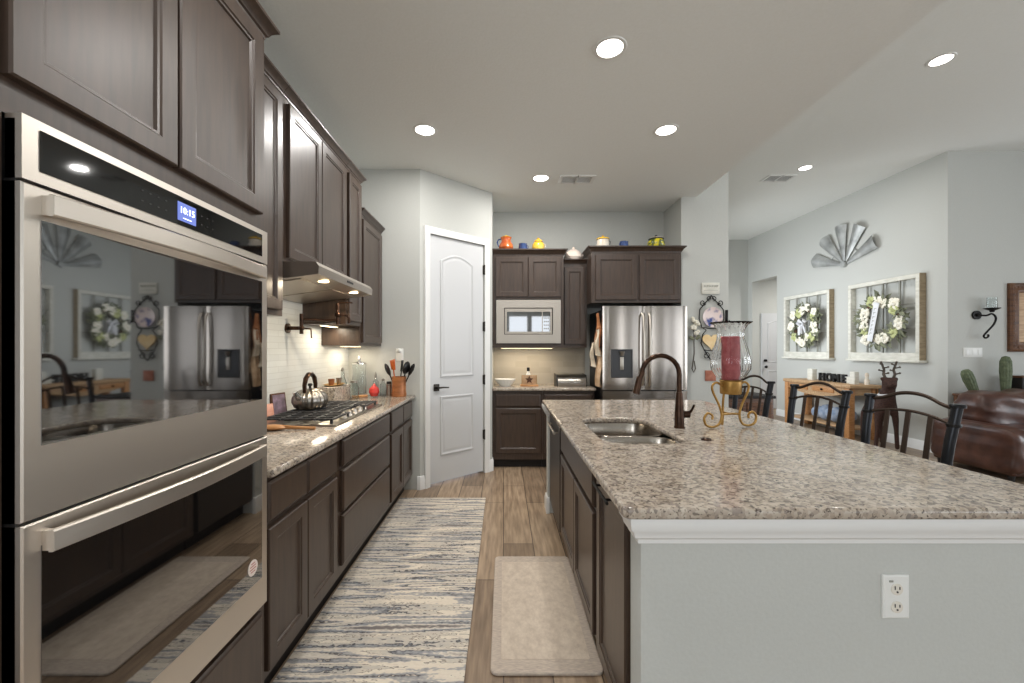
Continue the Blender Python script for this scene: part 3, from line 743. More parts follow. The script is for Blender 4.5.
utensil('serving_spoon', (.12, .02, .27), 'iron', 'dark metal spoon leaning right in the copper crock', 'spoon', (.01, 0))
# outlet with night light on the end wall
t = thing('wall_outlet', 'white outlet with plug-in night light on the wall above the crock', 'outlet', (-1.0, 3.9995, 1.30))
obj('plate', B().box(-.036, .036, -.006, 0, 1.24, 1.36, .003), 'white', t)
obj('night_light', B().ball((0, -.02, 1.340), .022, (1, .7, 1)), 'white', t)

# ------------------------------------------------------------------ back run
BY = 4.712
def base_back(x0, x1, label, fronts):
    return cabinet('base_cabinet', label, 'cabinet', (x0, BY, 0), 0, x1-x0, 0, .883, .545, [(k_, a-x0, c-x0, p, q) for k_, a, c, p, q in fronts], .10, 'base cabinets on the back wall')
base_back(-.126, .44, 'dark back base cabinet below the white bowl, next to the pantry door', [('drawer', -.09, .42, .70, .845), ('door', -.09, .42, .175, .68)])
base_back(.442, 1.03, 'dark back base cabinet below the bread box, beside the fridge', [('drawer', .46, 1.01, .70, .845), ('door', .46, 1.01, .175, .68)])
o = obj('countertop', B().box(0, 1.17, 0, .60, 0, .032, .010, 3), 'granite', loc=(-.127, 4.66, .883)); tag(o, 'short speckled granite countertop on the back wall below the microwave', 'countertop')
o = obj('tile_backsplash', B().box(-.127, 1.03, 5.252, 5.2598, .915, 1.42), 'tile2'); tag(o, 'greige tiled backsplash below the microwave cabinet', 'backsplash')
# microwave cabinet (hollow for the microwave)
t = thing('microwave_cabinet', 'dark wall cabinet with two doors framing the built-in microwave', 'cabinet', (-.127, 4.76, 1.37))
b = B().box(0, .815, 0, .495, 1.925, 2.44).box(0, .04, 0, .495, 1.37, 1.925).box(.785, .815, 0, .495, 1.37, 1.925).box(.04, .785, 0, .495, 1.37, 1.415).box(.04, .785, .47, .495, 1.415, 1.925)
obj('carcass', b, 'wood', t)
for a, c in ((.035, .405), (.412, .785)): obj('door', B().panel(a, c, 1.95, 2.405, DOORP, y=-.022), 'wood', t, angle=20)
crown([(0, 0), (.815, 0), (.815, .49)], 2.43, t, .95)
t = thing('microwave_oven', 'stainless built-in microwave with wide trim kit in the back cabinet', 'microwave', (-.127, 4.76, 1.42))
obj('body', B().box(.10, .73, .01, .44, 1.45, 1.84), 'black', t)
b = B(); fr = []
z0, z1, x0, x1 = 1.420, 1.915, .045, .780; a0, a1, c0, c1 = .135, .690, 1.520, 1.825
L1 = [(x0, -.004, z0), (x1, -.004, z0), (x1, -.004, z1), (x0, -.004, z1)]; L2 = [(x0, -.026, z0), (x1, -.026, z0), (x1, -.026, z1), (x0, -.026, z1)]
L3 = [(a0, -.026, c0), (a1, -.026, c0), (a1, -.026, c1), (a0, -.026, c1)]; L4 = [(a0, -.008, c0), (a1, -.008, c0), (a1, -.008, c1), (a0, -.008, c1)]
rs = [b.ring(q) for q in (L1, L2, L3, L4)]
for p, q in zip(rs, rs[1:]): b.bridge(p, q)
b.bridge(rs[3], rs[0]); obj('trim_kit', b, 'steel2', t)
d = obj('door', B().panel(.142, .683, 1.526, 1.819, [(0, .0), (0, -.016), (.004, -.02)]), 'steel2', t)
obj('door_glass', B().panel(.165, .565, 1.553, 1.780, [(0, -.018), (0, -.0215)]), 'bglass', d, angle=5)
obj('control_panel', B().panel(.575, .662, 1.553, 1.780, [(0, -.018), (0, -.0215)]), 'bglass', d, angle=5)
b = B()
for i in range(4):
    for j in range(3): b.box(.587+j*.022, .601+j*.022, -.0232, -.0214, 1.58+i*.04, 1.594+i*.04)
obj('keypad', b, 'steel', d)
# narrow tall wall cabinet
t = thing('wall_cabinet', 'narrow dark planked wall cabinet between microwave and fridge cabinets', 'cabinet', (.690, 4.862, 1.37))
obj('carcass', B().box(0, .285, 0, .395, 1.37, 2.36), 'wood', t)
b = B().panel(.02, .262, 1.41, 2.31, DOORP, y=-.022)
for i in range(1, 4): b.box(.086+i*.0275-.001, .086+i*.0275+.001, -.0118, -.0105, 1.48, 2.24)
obj('door', b, 'wood', t, angle=20)
crown([(0, 0), (.285, 0)], 2.345, t, .85)
# fridge cabinet
t = thing('wall_cabinet', 'deep dark two-door cabinet above the refrigerator', 'cabinet', (.978, 4.622, 1.87))
obj('carcass', B().box(0, 1.0, 0, .632, 1.87, 2.44), 'wood', t)
for a, c in ((.045, .505), (.535, .975)): obj('door', B().panel(a, c, 1.90, 2.40, DOORP, y=-.022), 'wood', t, angle=20)
crown([(0, .62), (0, 0), (1.0, 0), (1.0, .62)], 2.43, t, .95)

# refrigerator
fx, fy = 1.072, 4.47
t = thing('refrigerator', 'stainless french door refrigerator with black water dispenser', 'refrigerator', (fx, fy, 0))
FW = .915
obj('case', B().box(.01, FW-.01, .075, .74, .03, 1.79, .006), 'black', t)
def bowed(x0, x1, z0, z1, m_='steel', n=12, amp=.012):
    b = B(); a = []
    front = [(x0+(x1-x0)*i/n, .012-amp*math.sin(PI*(.06+.88*i/n)) if 0 < i < n else .020) for i in range(n+1)]
    pts = [(x0, .07)]+front+[(x1, .07)]
    b.prism([(x, y) for x, y in pts], z0, z1); return b
dl = obj('fridge_door', bowed(0, FW/2-.003, .912, 1.818), 'fridgesteel', t, angle=60)
dr = obj('fridge_door', bowed(FW/2+.003, FW, .912, 1.818), 'fridgesteel', t, angle=60)
fz = obj('freezer_drawer', bowed(0, FW, .06, .900, amp=.014), 'fridgesteel', t, angle=60)
for d_, x in ((dl, FW/2-.035), (dr, FW/2+.035)):
    sgn = -1 if d_ is dl else 1
    pts = [(x+sgn*.004, .0, 1.74), (x, -.035, 1.70), (x-sgn*.002, -.052, 1.5), (x-sgn*.003, -.055, 1.33), (x-sgn*.002, -.052, 1.16), (x, -.035, 1.0), (x+sgn*.004, .0, .96)]
    obj('handle', B().tube(pts, .012, 12), 'steel2', d_)
obj('handle', B().tube([(.09, .0, .80), (.10, -.045, .80), (.45, -.055, .80), (.81, -.045, .80), (.82, 0, .80)], .012, 12), 'steel2', fz)
dp = obj('water_dispenser', B().panel(.085, .318, 1.045, 1.352, [(0, .01), (0, -.008), (.004, -.010), (.012, -.010), (.016, -.006)]), mk('dispenser_black', (48, 49, 52), .3), dl)
obj('nozzle', B().cyl((.20, -.02, 1.33), (.20, -.02, 1.28), .03, .018), 'steel', dp)
obj('paddle', B().box(.18, .22, -.016, -.008, 1.13, 1.27, .004), 'steel2', dp)
# bundle of cloths hung on the fridge's left side
random.seed(5)
def cloth(pts_top, w_, length, amp, seed):
    rnd = random.Random(seed); b = B(); nu, nv = 8, 14; f = []; bk = []
    ph = rnd.random()*6
    for j in range(nv+1):
        row = []; v_ = j/nv
        for i in range(nu+1):
            u = i/nu-.5
            row.append((pts_top[0]+amp*math.sin(u*9+ph+v_*2)*(.4+.6*v_)+.01*math.sin(v_*7+ph), pts_top[1]+u*w_*(.55+.45*v_)+.01*math.sin(v_*8+ph), pts_top[2]-v_*length-.01*math.cos(u*8+ph)))
        f.append(row)
    fr = [b.ring(r) for r in f]; bk = [b.ring([(x+.004, y, z) for x, y, z in r]) for r in f]
    for a, c in zip(fr, fr[1:]):
        for i in range(nu): b.bm.faces.new((a[i], a[i+1], c[i+1], c[i]))
    for a, c in zip(bk, bk[1:]):
        for i in range(nu): b.bm.faces.new((a[i+1], a[i], c[i], c[i+1]))
    for j in range(nv):
        b.bm.faces.new((fr[j][0], fr[j+1][0], bk[j+1][0], bk[j][0])); b.bm.faces.new((fr[j+1][nu], fr[j][nu], bk[j][nu], bk[j+1][nu]))
    b.bm.faces.new(fr[0]+bk[0][::-1]); b.bm.faces.new(fr[-1][::-1]+bk[-1]); return b
for i, (x, y, z, wd, ln, m_, lb) in enumerate(((1.045, 4.60, 1.74, .09, .36, 'cloth2', 'rust brown cloth highest in the bundle hung on the fridge side'),
        (1.030, 4.56, 1.56, .10, .28, 'cloth3', 'cream cloth in the middle of the bundle hung on the fridge side'),
        (1.050, 4.585, 1.36, .12, .42, 'cloth1', 'long tan cloth lowest on the fridge side'),
        (.985, 4.60, 1.42, .07, .26, 'cloth3', 'short cream cloth hanging furthest out from the fridge side'))):
    t = thing('hanging_cloth', lb, 'cloth', (x, y, z-ln), 0, 'cloths hung beside the fridge')
    obj('fabric', cloth((0, 0, z), wd, ln, .028, i), m_, t)
    obj('hook', B().tube([(0, 0, z-.004), (.0, 0, z+.02), (.015, 0, z+.026), (1.085-x, 0, z+.022)], .003, 6), 'iron', t)

# things on the back counter
t = thing('fluted_bowl', 'white oval fluted bowl on the back counter by the pantry', 'bowl', (.02, 4.90, ZC), 0, None, absz=False)
obj('bowl', B().lathe([(0, 0), (.06, 0), (.085, .03), (.125, .085), (.12, .086), (.08, .034), (.05, .01), (0, .01)], 64, rib=.02, ribn=16, sy=.8), 'white', t)
t = thing('napkin_holder', 'small wooden holder with brown silhouette on the back counter', 'holder', (.305, 4.90, ZC), 0, None, absz=False)
obj('base', B().box(-.105, .105, -.04, .04, 0, .018, .003), 'pine2', t)
obj('back_panel', B().box(-.085, .085, .012, .018, .018, .13), 'cloth1', t)
b = B().cyl((-.088, 0, .018), (-.088, 0, .13), .003, n=8).cyl((.088, 0, .018), (.088, 0, .13), .003, n=8); obj('rails', b, 'gold', t)
obj('star_silhouette', B().extr([(math.cos(R(90+36*i))*(.05 if i % 2 == 0 else .022), .004, .075+math.sin(R(90+36*i))*(.05 if i % 2 == 0 else .022)) for i in range(10)], (0, .006, 0)), 'vine', t)
bottle(.30, 5.02, ZC, [(0, 0), (.033, 0), (.033, .12), (.018, .15), (.016, .17), (0, .17)], 'white', 'white soap bottle with black cap behind the wooden holder', 'bottle', 'soap_bottle', [(.018, .171), (.018, .215), (0, .217)], lm='black')
t = thing('bread_box', 'stainless roll-top bread box on the back counter beside the fridge', 'bread box', (.80, 4.98, ZC), 0, None, absz=False)
def prof_x(b, pts, x0, x1): b.extr([(x0, y, z) for y, z in pts], (x1-x0, 0, 0)); return b
arcp = [(.13, 0), (-.13, 0)]+[(-.02-.12*math.cos(R(a))*1.0, .035+.10*math.sin(R(a))) for a in range(0, 91, 15)]+[(.13, .135)]
obj('body', prof_x(B(), arcp, -.165, .165), 'steel', t, angle=30)
obj('side_panel', prof_x(B(), [(.135, 0), (-.135, 0), (-.135, .04), (-.09, .13), (.135, .14)], -.178, -.165), 'black', t)
obj('side_panel', prof_x(B(), [(.135, 0), (-.135, 0), (-.135, .04), (-.09, .13), (.135, .14)], .165, .178), 'black', t)
obj('handle', B().box(-.13, .13, -.150, -.138, .045, .055, .002), 'chrome', t)
# ceramics on the cabinets
zt = 2.4965
def jar(name, x, y, z, prof, m_, label, cat, parts=(), scale=1):
    t = thing(name, label, cat, (x, y, z), 0, None, absz=False)
    obj('body', B().lathe(prof, 32), m_, t)
    for nm, bb, mm in parts: obj(nm, bb, mm, t)
    return t
jar('ceramic_pitcher', .03, 4.82, zt, [(0, 0), (.070, 0), (.086, .03), (.080, .065), (.056, .10), (.054, .125), (.066, .15), (.060, .15), (.048, .12), (0, .11)], 'orange', 'orange glazed pitcher with blue handle on the microwave cabinet', 'pitcher',
    [('handle', B().tube([(-.055, 0, .135), (-.09, 0, .125), (-.102, 0, .095), (-.09, 0, .06), (-.078, 0, .045)], .008, 8), 'blue'), ('lid', B().lathe([(.064, .151), (.05, .162), (.012, .166), (.012, .178), (0, .18)], 24), 'yellow')])
blue1 = jar('blue_pot', .225, 4.82, zt, [(0, 0), (.042, 0), (.052, .03), (.046, .065), (.050, .078), (.044, .078), (.040, .06), (0, .05)], 'blue', 'small dark blue pot on the microwave cabinet between two jars', 'pot', [('handle', B().tube([(.045, 0, .062), (.062, 0, .05), (.06, 0, .03), (.048, 0, .02)], .005, 8), 'blue')])
jar('cookie_jar', .405, 4.82, zt, [(0, 0), (.06, 0), (.074, .03), (.070, .07), (.05, .095), (.046, .10), (0, .10)], 'yellow', 'yellow glazed cookie jar with lid on the microwave cabinet', 'jar',
    [('lid', B().lathe([(.050, .101), (.042, .12), (.014, .128), (.016, .145), (0, .148)], 24), 'yellow'), ('rim_band', B().lathe([(.053, .094), (.054, .100), (.05, .1005), (.05, .094)], 24), 'copper'), ('handle', B().tube([(.066, 0, .08), (.082, 0, .07), (.082, 0, .045), (.072, 0, .035)], .005, 8), 'cream')])
jar('blush_teapot', .83, 4.93, 2.4045, [(0, 0), (.10, 0), (.115, .03), (.09, .09), (.045, .125), (0, .13)], 'peach', 'blush white domed teapot on the narrow cabinet', 'teapot',
    [('knob', B().ball((0, 0, .145), .018), 'peach'), ('spout', B().tube([(.08, 0, .03), (.11, 0, .06), (.125, 0, .09)], [.016, .011, .008], 8), 'peach')])
blue1z = zt
jar('cream_canister', 1.13, 4.72, zt, [(0, 0), (.064, 0), (.074, .03), (.066, .07), (.062, .095), (.066, .10), (0, .10)], 'cream', 'cream patterned canister with yellow lid on the fridge cabinet', 'jar',
    [('lid', B().lathe([(.074, .101), (.07, .115), (.03, .13), (.01, .132), (.014, .145), (0, .148)], 24), 'yellow'), ('handle', B().tube([(.066, 0, .09), (.085, 0, .08), (.08, 0, .05), (.074, 0, .04)], .004, 8), 'black')])
dup(blue1, (1.37, 4.72, zt), R(200), 'small dark blue pot on the fridge cabinet between two lidded jars')
jar('lidded_bowl', 1.735, 4.72, zt, [(0, 0), (.078, 0), (.096, .03), (.094, .07), (.078, .10), (0, .10)], 'yellowg', 'round yellow and green pot with black rimmed lid on the fridge cabinet', 'pot',
    [('lid', B().lathe([(.082, .101), (.076, .118), (.03, .130), (0, .131)], 28), 'cream'), ('rim_band', B().lathe([(.081, .098), (.086, .106), (.080, .112), (.078, .1)], 28), 'black'), ('knob', B().ball((0, 0, .14), .016), 'black')])

# ------------------------------------------------------------------ wall decor right of the fridge
t = thing('flower_garland', 'hanging string of dried white flowers on the wall right of the fridge', 'garland', (2.165, 4.738, 1.09), 0)
random.seed(3); b = B()
for i in range(12):
    b.ball((random.uniform(-.05, .05), random.uniform(-.05, -.01), 1.60+random.uniform(-.07, .10)), random.uniform(.018, .032), n=8)
obj('blossoms', b, 'petal', t)
b = B()
for i in range(10):
    a = random.uniform(0, 2*PI); b.ball((.05*math.cos(a), -.03, 1.50+.03*math.sin(a)), .022, (1, .3, 1), n=8)
obj('leaves', b, 'leaf', t)
obj('cord', B().tube([(0, -.012, 1.70), (0, -.02, 1.5), (.005, -.015, 1.3), (-.01, -.015, 1.2), (-.02, -.015, 1.13), (0, -.015, 1.09), (.02, -.015, 1.13), (.005, -.015, 1.22)], .006, 6), 'twig', t)
t = thing('wall_sign', 'small white wooden sign above the iron plate rack', 'sign', (2.36, 4.7385, 1.98))
obj('board', B().box(-.10, .10, -.018, 0, 1.98, 2.11, .003), 'weather', t)
random.seed(8); b = B()
for j, (z, xs) in enumerate(((2.07, (-.07, -.04, -.012, .018, .046, .07)),)):
    for x in xs: b.tube([(x-.009, -.0195, z-.012), (x-.003, -.0195, z+.013), (x+.004, -.0195, z-.010), (x+.010, -.0195, z+.010)], .0022, 6)
b.box(-.08, .08, -.0195, -.018, 2.020, 2.023)
obj('faded_script', b, 'lead', t)
t = thing('plate_rack', 'black scrolled iron plate rack on the wall right of the fridge', 'rack', (2.365, 4.738, 1.10))
def scroll(c, r, turns, a0, s=1, y=-.02, n=20):
    return [(c[0]+s*r*(1-.7*i/n)*math.cos(R(a0)+turns*2*PI*i/n), y, c[1]+r*(1-.7*i/n)*math.sin(R(a0)+turns*2*PI*i/n)) for i in range(n+1)]
b = B()
for s in (-1, 1):
    b.tube([(0, -.015, 1.965), (s*.03, -.015, 1.92), (s*.08, -.02, 1.87), (s*.135, -.02, 1.80), (s*.14, -.02, 1.70), (s*.11, -.02, 1.60), (s*.06, -.02, 1.57), (s*.10, -.02, 1.52), (s*.12, -.02, 1.42), (s*.08, -.02, 1.34), (s*.03, -.02, 1.26), (0, -.02, 1.22)], .006, 6)
    b.tube(scroll((s*.10, 1.88), .035, 1.2, 200, s), .005, 6); b.tube(scroll((s*.06, 1.28), .04, 1.2, 90, s), .005, 6); b.tube(scroll((s*.025, 1.93), .03, 1.1, -90, s), .005, 6)
b.tube([(-.10, -.03, 1.60), (-.03, -.045, 1.585), (.03, -.045, 1.585), (.10, -.03, 1.60)], .005, 6)
b.tube([(-.09, -.03, 1.345), (-.03, -.045, 1.335), (.03, -.045, 1.335), (.09, -.03, 1.345)], .005, 6)
obj('iron_scrollwork', b, 'iron', t)
rx = Matrix.Rotation(R(90), 4, 'X')
o = obj('painted_plate', B().lathe([(0, 0), (.07, 0), (.115, .014), (.113, .018), (.07, .005), (0, .005)], 32, mat=rx), 'paintplate', loc=(2.37, 4.712, 1.715)); tag(o, 'round pink and blue painted plate, topmost in the iron rack', 'plate')
hp = []
for i in range(40):
    a = 2*PI*i/40; hp.append((.0062*16*math.sin(a)**3, 0, .0062*(13*math.cos(a)-5*math.cos(2*a)-2*math.cos(3*a)-math.cos(4*a))))
o = obj('heart_plate', B().extr(hp, (0, .012, 0)), 'heart', loc=(2.355, 4.700, 1.445)); tag(o, 'yellow heart-shaped plate in the iron rack below the round plate', 'plate')
o = obj('terracotta_tile', B().box(-.06, .06, -.012, 0, -.06, .06, .003), 'terra', loc=(2.36, 4.7385, 1.05)); tag(o, 'square terracotta tile hung below the iron plate rack', 'tile')
t = thing('coat_hook', 'small black iron hook on the wall edge behind the hurricane lantern', 'hook', (2.545, 4.738, 1.63))
b = B().box(-.016, .016, -.008, 0, 1.66, 1.80, .003).tube([(0, -.006, 1.70), (0, -.03, 1.66), (0, -.05, 1.63), (0, -.06, 1.66)], .006, 8).ball((0, -.06, 1.67), .01)
obj('hook_plate', b, 'iron', t)

# ------------------------------------------------------------------ island
IX = .402
def base_island(ynear, yfar, label, fronts, name='base_cabinet', cat='cabinet', group='base cabinets in the island', extra=None):
    # local x runs from the far end towards the camera
    return cabinet(name, label, cat, (IX, yfar, 0), R(-90), yfar-ynear, 0, .883, .60, [(k_, yfar-c, yfar-a, p, q) for k_, a, c, p, q in fronts], .10, group, extra)
base_island(1.722, 2.798, 'dark island sink cabinet with a false drawer over two doors',
            [('drawer', 1.775, 2.765, .680, .855), ('door', 1.775, 2.250, .135, .655), ('door', 2.256, 2.765, .135, .655)], extra='open')
tr = base_island(1.292, 1.718, 'dark pull-out trash cabinet with black bar handle at the near end of the island', [('door', 1.305, 1.700, .135, .855)])
b = B().cyl((.12, -.058, .845), (.34, -.058, .845), .0055, n=10)
for x in (.155, .305): b.cyl((x, -.058, .845), (x, -.022, .845), .0045, n=8)
dd = [c for c in tr.children if c.name.startswith('door')][0]; obj('handle', b, 'iron', dd)
t = thing('dishwasher', 'dark fronted dishwasher in the island with steel bar handle', 'dishwasher', (IX, 3.428, 0), R(-90))
obj('body', B().box(.006, .622, 0, .58, .10, .88), 'black', t); obj('toe_kick', B().box(.006, .622, .06, .58, 0, .10), 'kick', t)
dd = obj('door', B().panel(.010, .618, .115, .865, [(0, .025), (0, .003), (.003, 0)], y=-.022), mk('dark_dishwasher_panel', (50, 43, 38), .35), t)
b = B().cyl((.12, -.048, .768), (.54, -.048, .768), .009, n=12)
for x in (.15, .51): b.cyl((x, -.048, .768), (x, -.022, .768), .007, n=8)
obj('handle', b, 'steel2', dd)
# drywall ends and back of the island
struct('wall_island', B().prism([(.41, 1.20), (1.60, 1.20), (1.60, 1.32), (1.40, 1.32), (1.40, 3.431), (1.60, 3.431), (1.60, 3.55), (.368, 3.55), (.368, 3.431), (1.28, 3.431), (1.28, 1.29), (.395, 1.29), (.395, 1.215), (.399, 1.204)], 0, .882), 'wall')
TP = [(0, .800), (.008, .800), (.010, .812), (.022, .822), (.026, .838), (.036, .850), (.038, .872), (.038, .8825), (0, .8825)]
struct('trim_2', B().sweep([(.395, 1.29), (.395, 1.20), (1.60, 1.20)], TP), 'trim')
struct('trim_3', B().sweep([(1.60, 3.55), (.368, 3.55), (.368, 3.431), (.379, 3.431)], TP), 'trim')
struct('baseboard_island_near', B().sweep([(.395, 1.29), (.395, 1.20), (1.60, 1.20)], BP), 'trim')
struct('baseboard_island_far', B().sweep([(1.60, 3.55), (.368, 3.55), (.368, 3.431), (.379, 3.431)], BP), 'trim')
SX0, SX1, SY0, SY1 = .485, .885, 1.95, 2.66
o = slab('island_countertop', [rrect(.334, 1.71, 1.15, 3.61, .028), rrect(SX0, SX1, SY0, SY1, .11)], .883, .915, .010, 'granite', origin=(.334, 1.15, .883))
tag(o, 'large speckled granite island countertop with undermount sink cutout', 'countertop')
# sink
t = thing('kitchen_sink', 'double bowl stainless undermount sink in the island', 'sink', (SX0, SY0, .70))
def bowl(y0, y1, depth, r):
    b = B(); loops = []
    x0, x1 = SX0-.012, SX1+.012
    for ins, z in ((-.012, .8815), (0.0, .8815), (.004, .874), (.008, .80), (.012, .882-depth+.03), (.024, .882-depth+.006), (.045, .882-depth)):
        loops.append([(x-SX0, y-SY0, z) for x, y in rrect(x0+ins, x1-ins, y0+ins, y1-ins, max(r-ins, .02))])
    rs = [b.ring(l) for l in loops]
    for a, c in zip(rs, rs[1:]): b.bridge(a, c)
    b.cap(rs[-1]); 
    o = obj('bowl', b, 'sinksteel', t, angle=50)
    sm = o.modifiers.new('thick', 'SOLIDIFY'); sm.thickness = .0015; sm.offset = 0
    obj('drain', B().lathe([(0, 0), (.045, 0), (.045, .003), (.035, .004), (.03, .001), (0, .001)], 24, ((SX0+SX1)/2-SX0, (y0+y1)/2-SY0, .8835-depth)), 'chrome', o)
bowl(2.265, 2.672, .175, .11); bowl(1.938, 2.240, .16, .11)
# faucet
t = thing('kitchen_faucet', 'oil rubbed bronze gooseneck pull-down faucet behind the island sink', 'faucet', (.987, 2.33, .9155))
zf = .9155
obj('base', B().lathe([(0, 0), (.030, 0), (.030, .006), (.026, .010), (.026, .07), (.022, .13), (.017, .20), (0, .20)], 24, (0, 0, zf)), 'orb', t, angle=50)
pts = [(0, 0, zf+.19), (0, 0, zf+.27)]+[(-.105+.105*math.cos(R(a)), 0, zf+.30+.105*math.sin(R(a))) for a in range(0, 181, 15)]+[(-.225, -.0, zf+.27)]
obj('spout', B().tube(pts, .0135, 14), 'orb', t, angle=60)
obj('spray_head', B().tube([(-.222, 0, zf+.285), (-.232, 0, zf+.24), (-.243, 0, zf+.19)], [.016, .019, .021], 16), 'orb', t, angle=50)
obj('lever', B().cyl((.02, 0, zf+.075), (.055, 0, zf+.075), .02).tube([(.05, 0, zf+.075), (.065, -.01, zf+.10), (.07, -.03, zf+.13)], [.009, .007, .006], 8), 'orb', t)
o = obj('air_switch', B().lathe([(0, 0), (.024, 0), (.024, .005), (.018, .009), (0, .010)], 24), 'orb', loc=(.987, 2.02, .9155)); tag(o, 'round bronze button on the granite in front of the faucet', 'button')
# hurricane lantern
hx, hy = 1.275, 2.33
t = thing('hurricane_lantern', 'gold scrolled stand with fluted glass hurricane on the island', 'candle holder', (hx, hy, zf), R(12), None, absz=False)
def curve_pts(P, n=5):
    out = []; P = [Vector(p) for p in P]
    for i in range(len(P)-1):
        p0, p1, p2, p3 = P[max(i-1, 0)], P[i], P[i+1], P[min(i+2, len(P)-1)]
        for k_ in range(n):
            u = k_/n; out.append(.5*((2*p1)+(-p0+p2)*u+(2*p0-5*p1+4*p2-p3)*u*u+(-p0+3*p1-3*p2+p3)*u**3))
    out.append(P[-1]); return out
for ang in (180, 0, 90):
    Q = [(.055, 0, .235), (.09, 0, .255), (.118, 0, .235), (.110, 0, .195), (.075, 0, .13), (.058, 0, .07), (.075, 0, .022), (.118, 0, .008), (.158, 0, .022), (.168, 0, .060), (.145, 0, .085), (.118, 0, .072), (.118, 0, .050)]
    if ang == 90: Q = [(.05, 0, .20), (.06, 0, .12), (.06, 0, .06), (.065, 0, .004)]
    rm = Matrix.Rotation(R(ang), 3, 'Z'); obj('scroll_leg', B().tube([rm @ p for p in curve_pts(Q)], .0065, 8), 'gold', t, angle=60)
obj('stretcher', B().tube([(-.062, 0, .075), (0, .0, .078), (.062, 0, .075)], .006, 8).tube([(0, 0, .078), (0, .06, .078)], .005, 8), 'gold', t)
obj('cup', B().lathe([(0, .19), (.052, .19), (.055, .195), (.055, .26), (.060, .265), (.058, .268), (.050, .262), (.05, .20), (0, .20)], 32), 'gold', t)
gl = [(.045, .268), (.075, .29), (.098, .33), (.100, .38), (.086, .44), (.068, .50), (.066, .54), (.082, .575), (.108, .592), (.106, .593), (.080, .578), (.064, .54), (.066, .50), (.084, .44), (.098, .38), (.096, .33), (.073, .292), (.045, .271)]
b = B(); rings = []
for r_, z_ in gl: rings.append(b.ring([(r_*(1+.028*math.cos(20*2*PI*j/80))*math.cos(2*PI*j/80), r_*(1+.028*math.cos(20*2*PI*j/80))*math.sin(2*PI*j/80), z_) for j in range(80)]))
for a, c in zip(rings, rings[1:]+rings[:1]): b.bridge(a, c)
obj('glass_chimney', b, 'glass', t, angle=70)
o = obj('pillar_candle', B().lathe([(0, 0), (.047, 0), (.047, .24), (.042, .243), (.03, .236), (0, .236)], 28), 'candle', loc=(hx, hy, zf+.2695)); tag(o, 'tall red pillar candle inside the hurricane glass', 'candle')
# outlet on the island end
t = thing('wall_outlet', 'white duplex outlet on the near end of the island', 'outlet', (1.13, 1.1995, .645))
obj('cover_plate', B().panel(-.038, .038, .583, .708, [(0, 0), (0, -.004), (.004, -.007)]), 'white', t)
for z in (.617, .668):
    rc = obj('receptacle', B().lathe([(0, 0), (.017, 0), (.0165, .003), (0, .003)], 24, mat=Matrix.Translation((0, -.006, z)) @ rx), 'ivory', t)
    obj('slots', B().box(-.008, -.0055, -.0102, -.0088, z, z+.010).box(.0055, .008, -.0102, -.0088, z, z+.008).cyl((0, -.0102, z-.007), (0, -.0088, z-.007), .0028, n=10), 'slot', rc)
obj('reset_button', B().box(-.022, -.010, -.0085, -.006, .688, .694, .001), 'lead', t)

# rugs
o = obj('runner_rug', B().box(0, .775, 0, 2.40, 0, .012, .003), 'rug', loc=(-.935, 1.35, .0005)); tag(o, 'long cream and grey striped shag runner on the floor by the cooktop cabinets', 'rug')
t = thing('kitchen_mat', 'faded beige cushioned mat on the floor in front of the island sink', 'mat', (-.055, 1.72, .0005), 0, None, absz=False)
slab('mat_body', [rrect(0, .475, 0, .97, .03)], 0, .014, .005, 'matedge', t)
slab('mat_field', [rrect(.045, .43, .075, .895, .01)], .0138, .0152, .0004, 'mat', t)

# ------------------------------------------------------------------ bar stools
def make_stool():
    t = thing('bar_stool', 'x', 'bar stool', (2.0, 2.255, 0), R(-90), 'bar stools along the island', absz=False)
    for s in (-1, 1):
        P = [(s*.225, .19, 0), (s*.222, .16, .35), (s*.222, .15, .68), (s*.232, .175, .90), (s*.240, .205, 1.075)]
        obj('post', B().tube(P, [.021, .021, .022, .022, .022], 12).lathe([(0, 0), (.030, 0), (.031, .012), (.026, .018), (0, .020)], 16, (s*.240, .206, 1.072)), 'post', t)
        obj('leg', B().tube([(s*.225, -.21, 0), (s*.215, -.19, .35), (s*.21, -.18, .66)], .02, 12), 'post', t)
    P = [(-.25, .205, 1.062), (-.17, .212, 1.075), (-.08, .22, 1.108), (0, .222, 1.118), (.08, .22, 1.108), (.17, .212, 1.075), (.25, .205, 1.062)]
    obj('top_rail', B().tube(curve_pts(P, 4), .010, 8, flat=.6), 'slatbrown', t, angle=60)
    P = [(-.235, .19, .985), (-.12, .20, 1.012), (0, .203, 1.022), (.12, .20, 1.012), (.235, .19, .985)]
    obj('lower_rail', B().tube(curve_pts(P, 4), .008, 8, flat=.6), 'slatbrown', t, angle=60)
    for x in (-.12, 0, .12):
        obj('slat', B().box(x-.015, x+.015, -.003, .003, 0, .345, .001, 1, mat=Matrix.Translation((0, .155, .675)) @ Matrix.Rotation(R(-7.5), 4, 'X')), 'slatbrown', t)
    for s in (-1, 1):
        obj('collar', B().lathe([(0, 0), (.027, 0), (.029, .008), (.027, .016), (0, .016)], 16, (s*.236, .191, .978)), 'iron', t)
    obj('seat', B().box(-.225, .225, -.21, .17, .64, .69, .02, 3), 'seatl', t)
    obj('foot_rest', B().cyl((-.215, -.197, .22), (.215, -.197, .22), .011, n=10).cyl((-.222, .17, .25), (.222, .17, .25), .011, n=10).cyl((-.218, -.19, .28), (-.222, .16, .28), .010, n=10).cyl((.218, -.19, .28), (.222, .16, .28), .010, n=10), 'iron', t)
    return t
s0 = make_stool(); s0['label'] = 'dark metal bar stool with arched rail nearest the camera, by the reindeer figure'
dup(s0, (2.0, 2.905, 0), None, 'dark metal bar stool in the middle of the three, before the pine table')
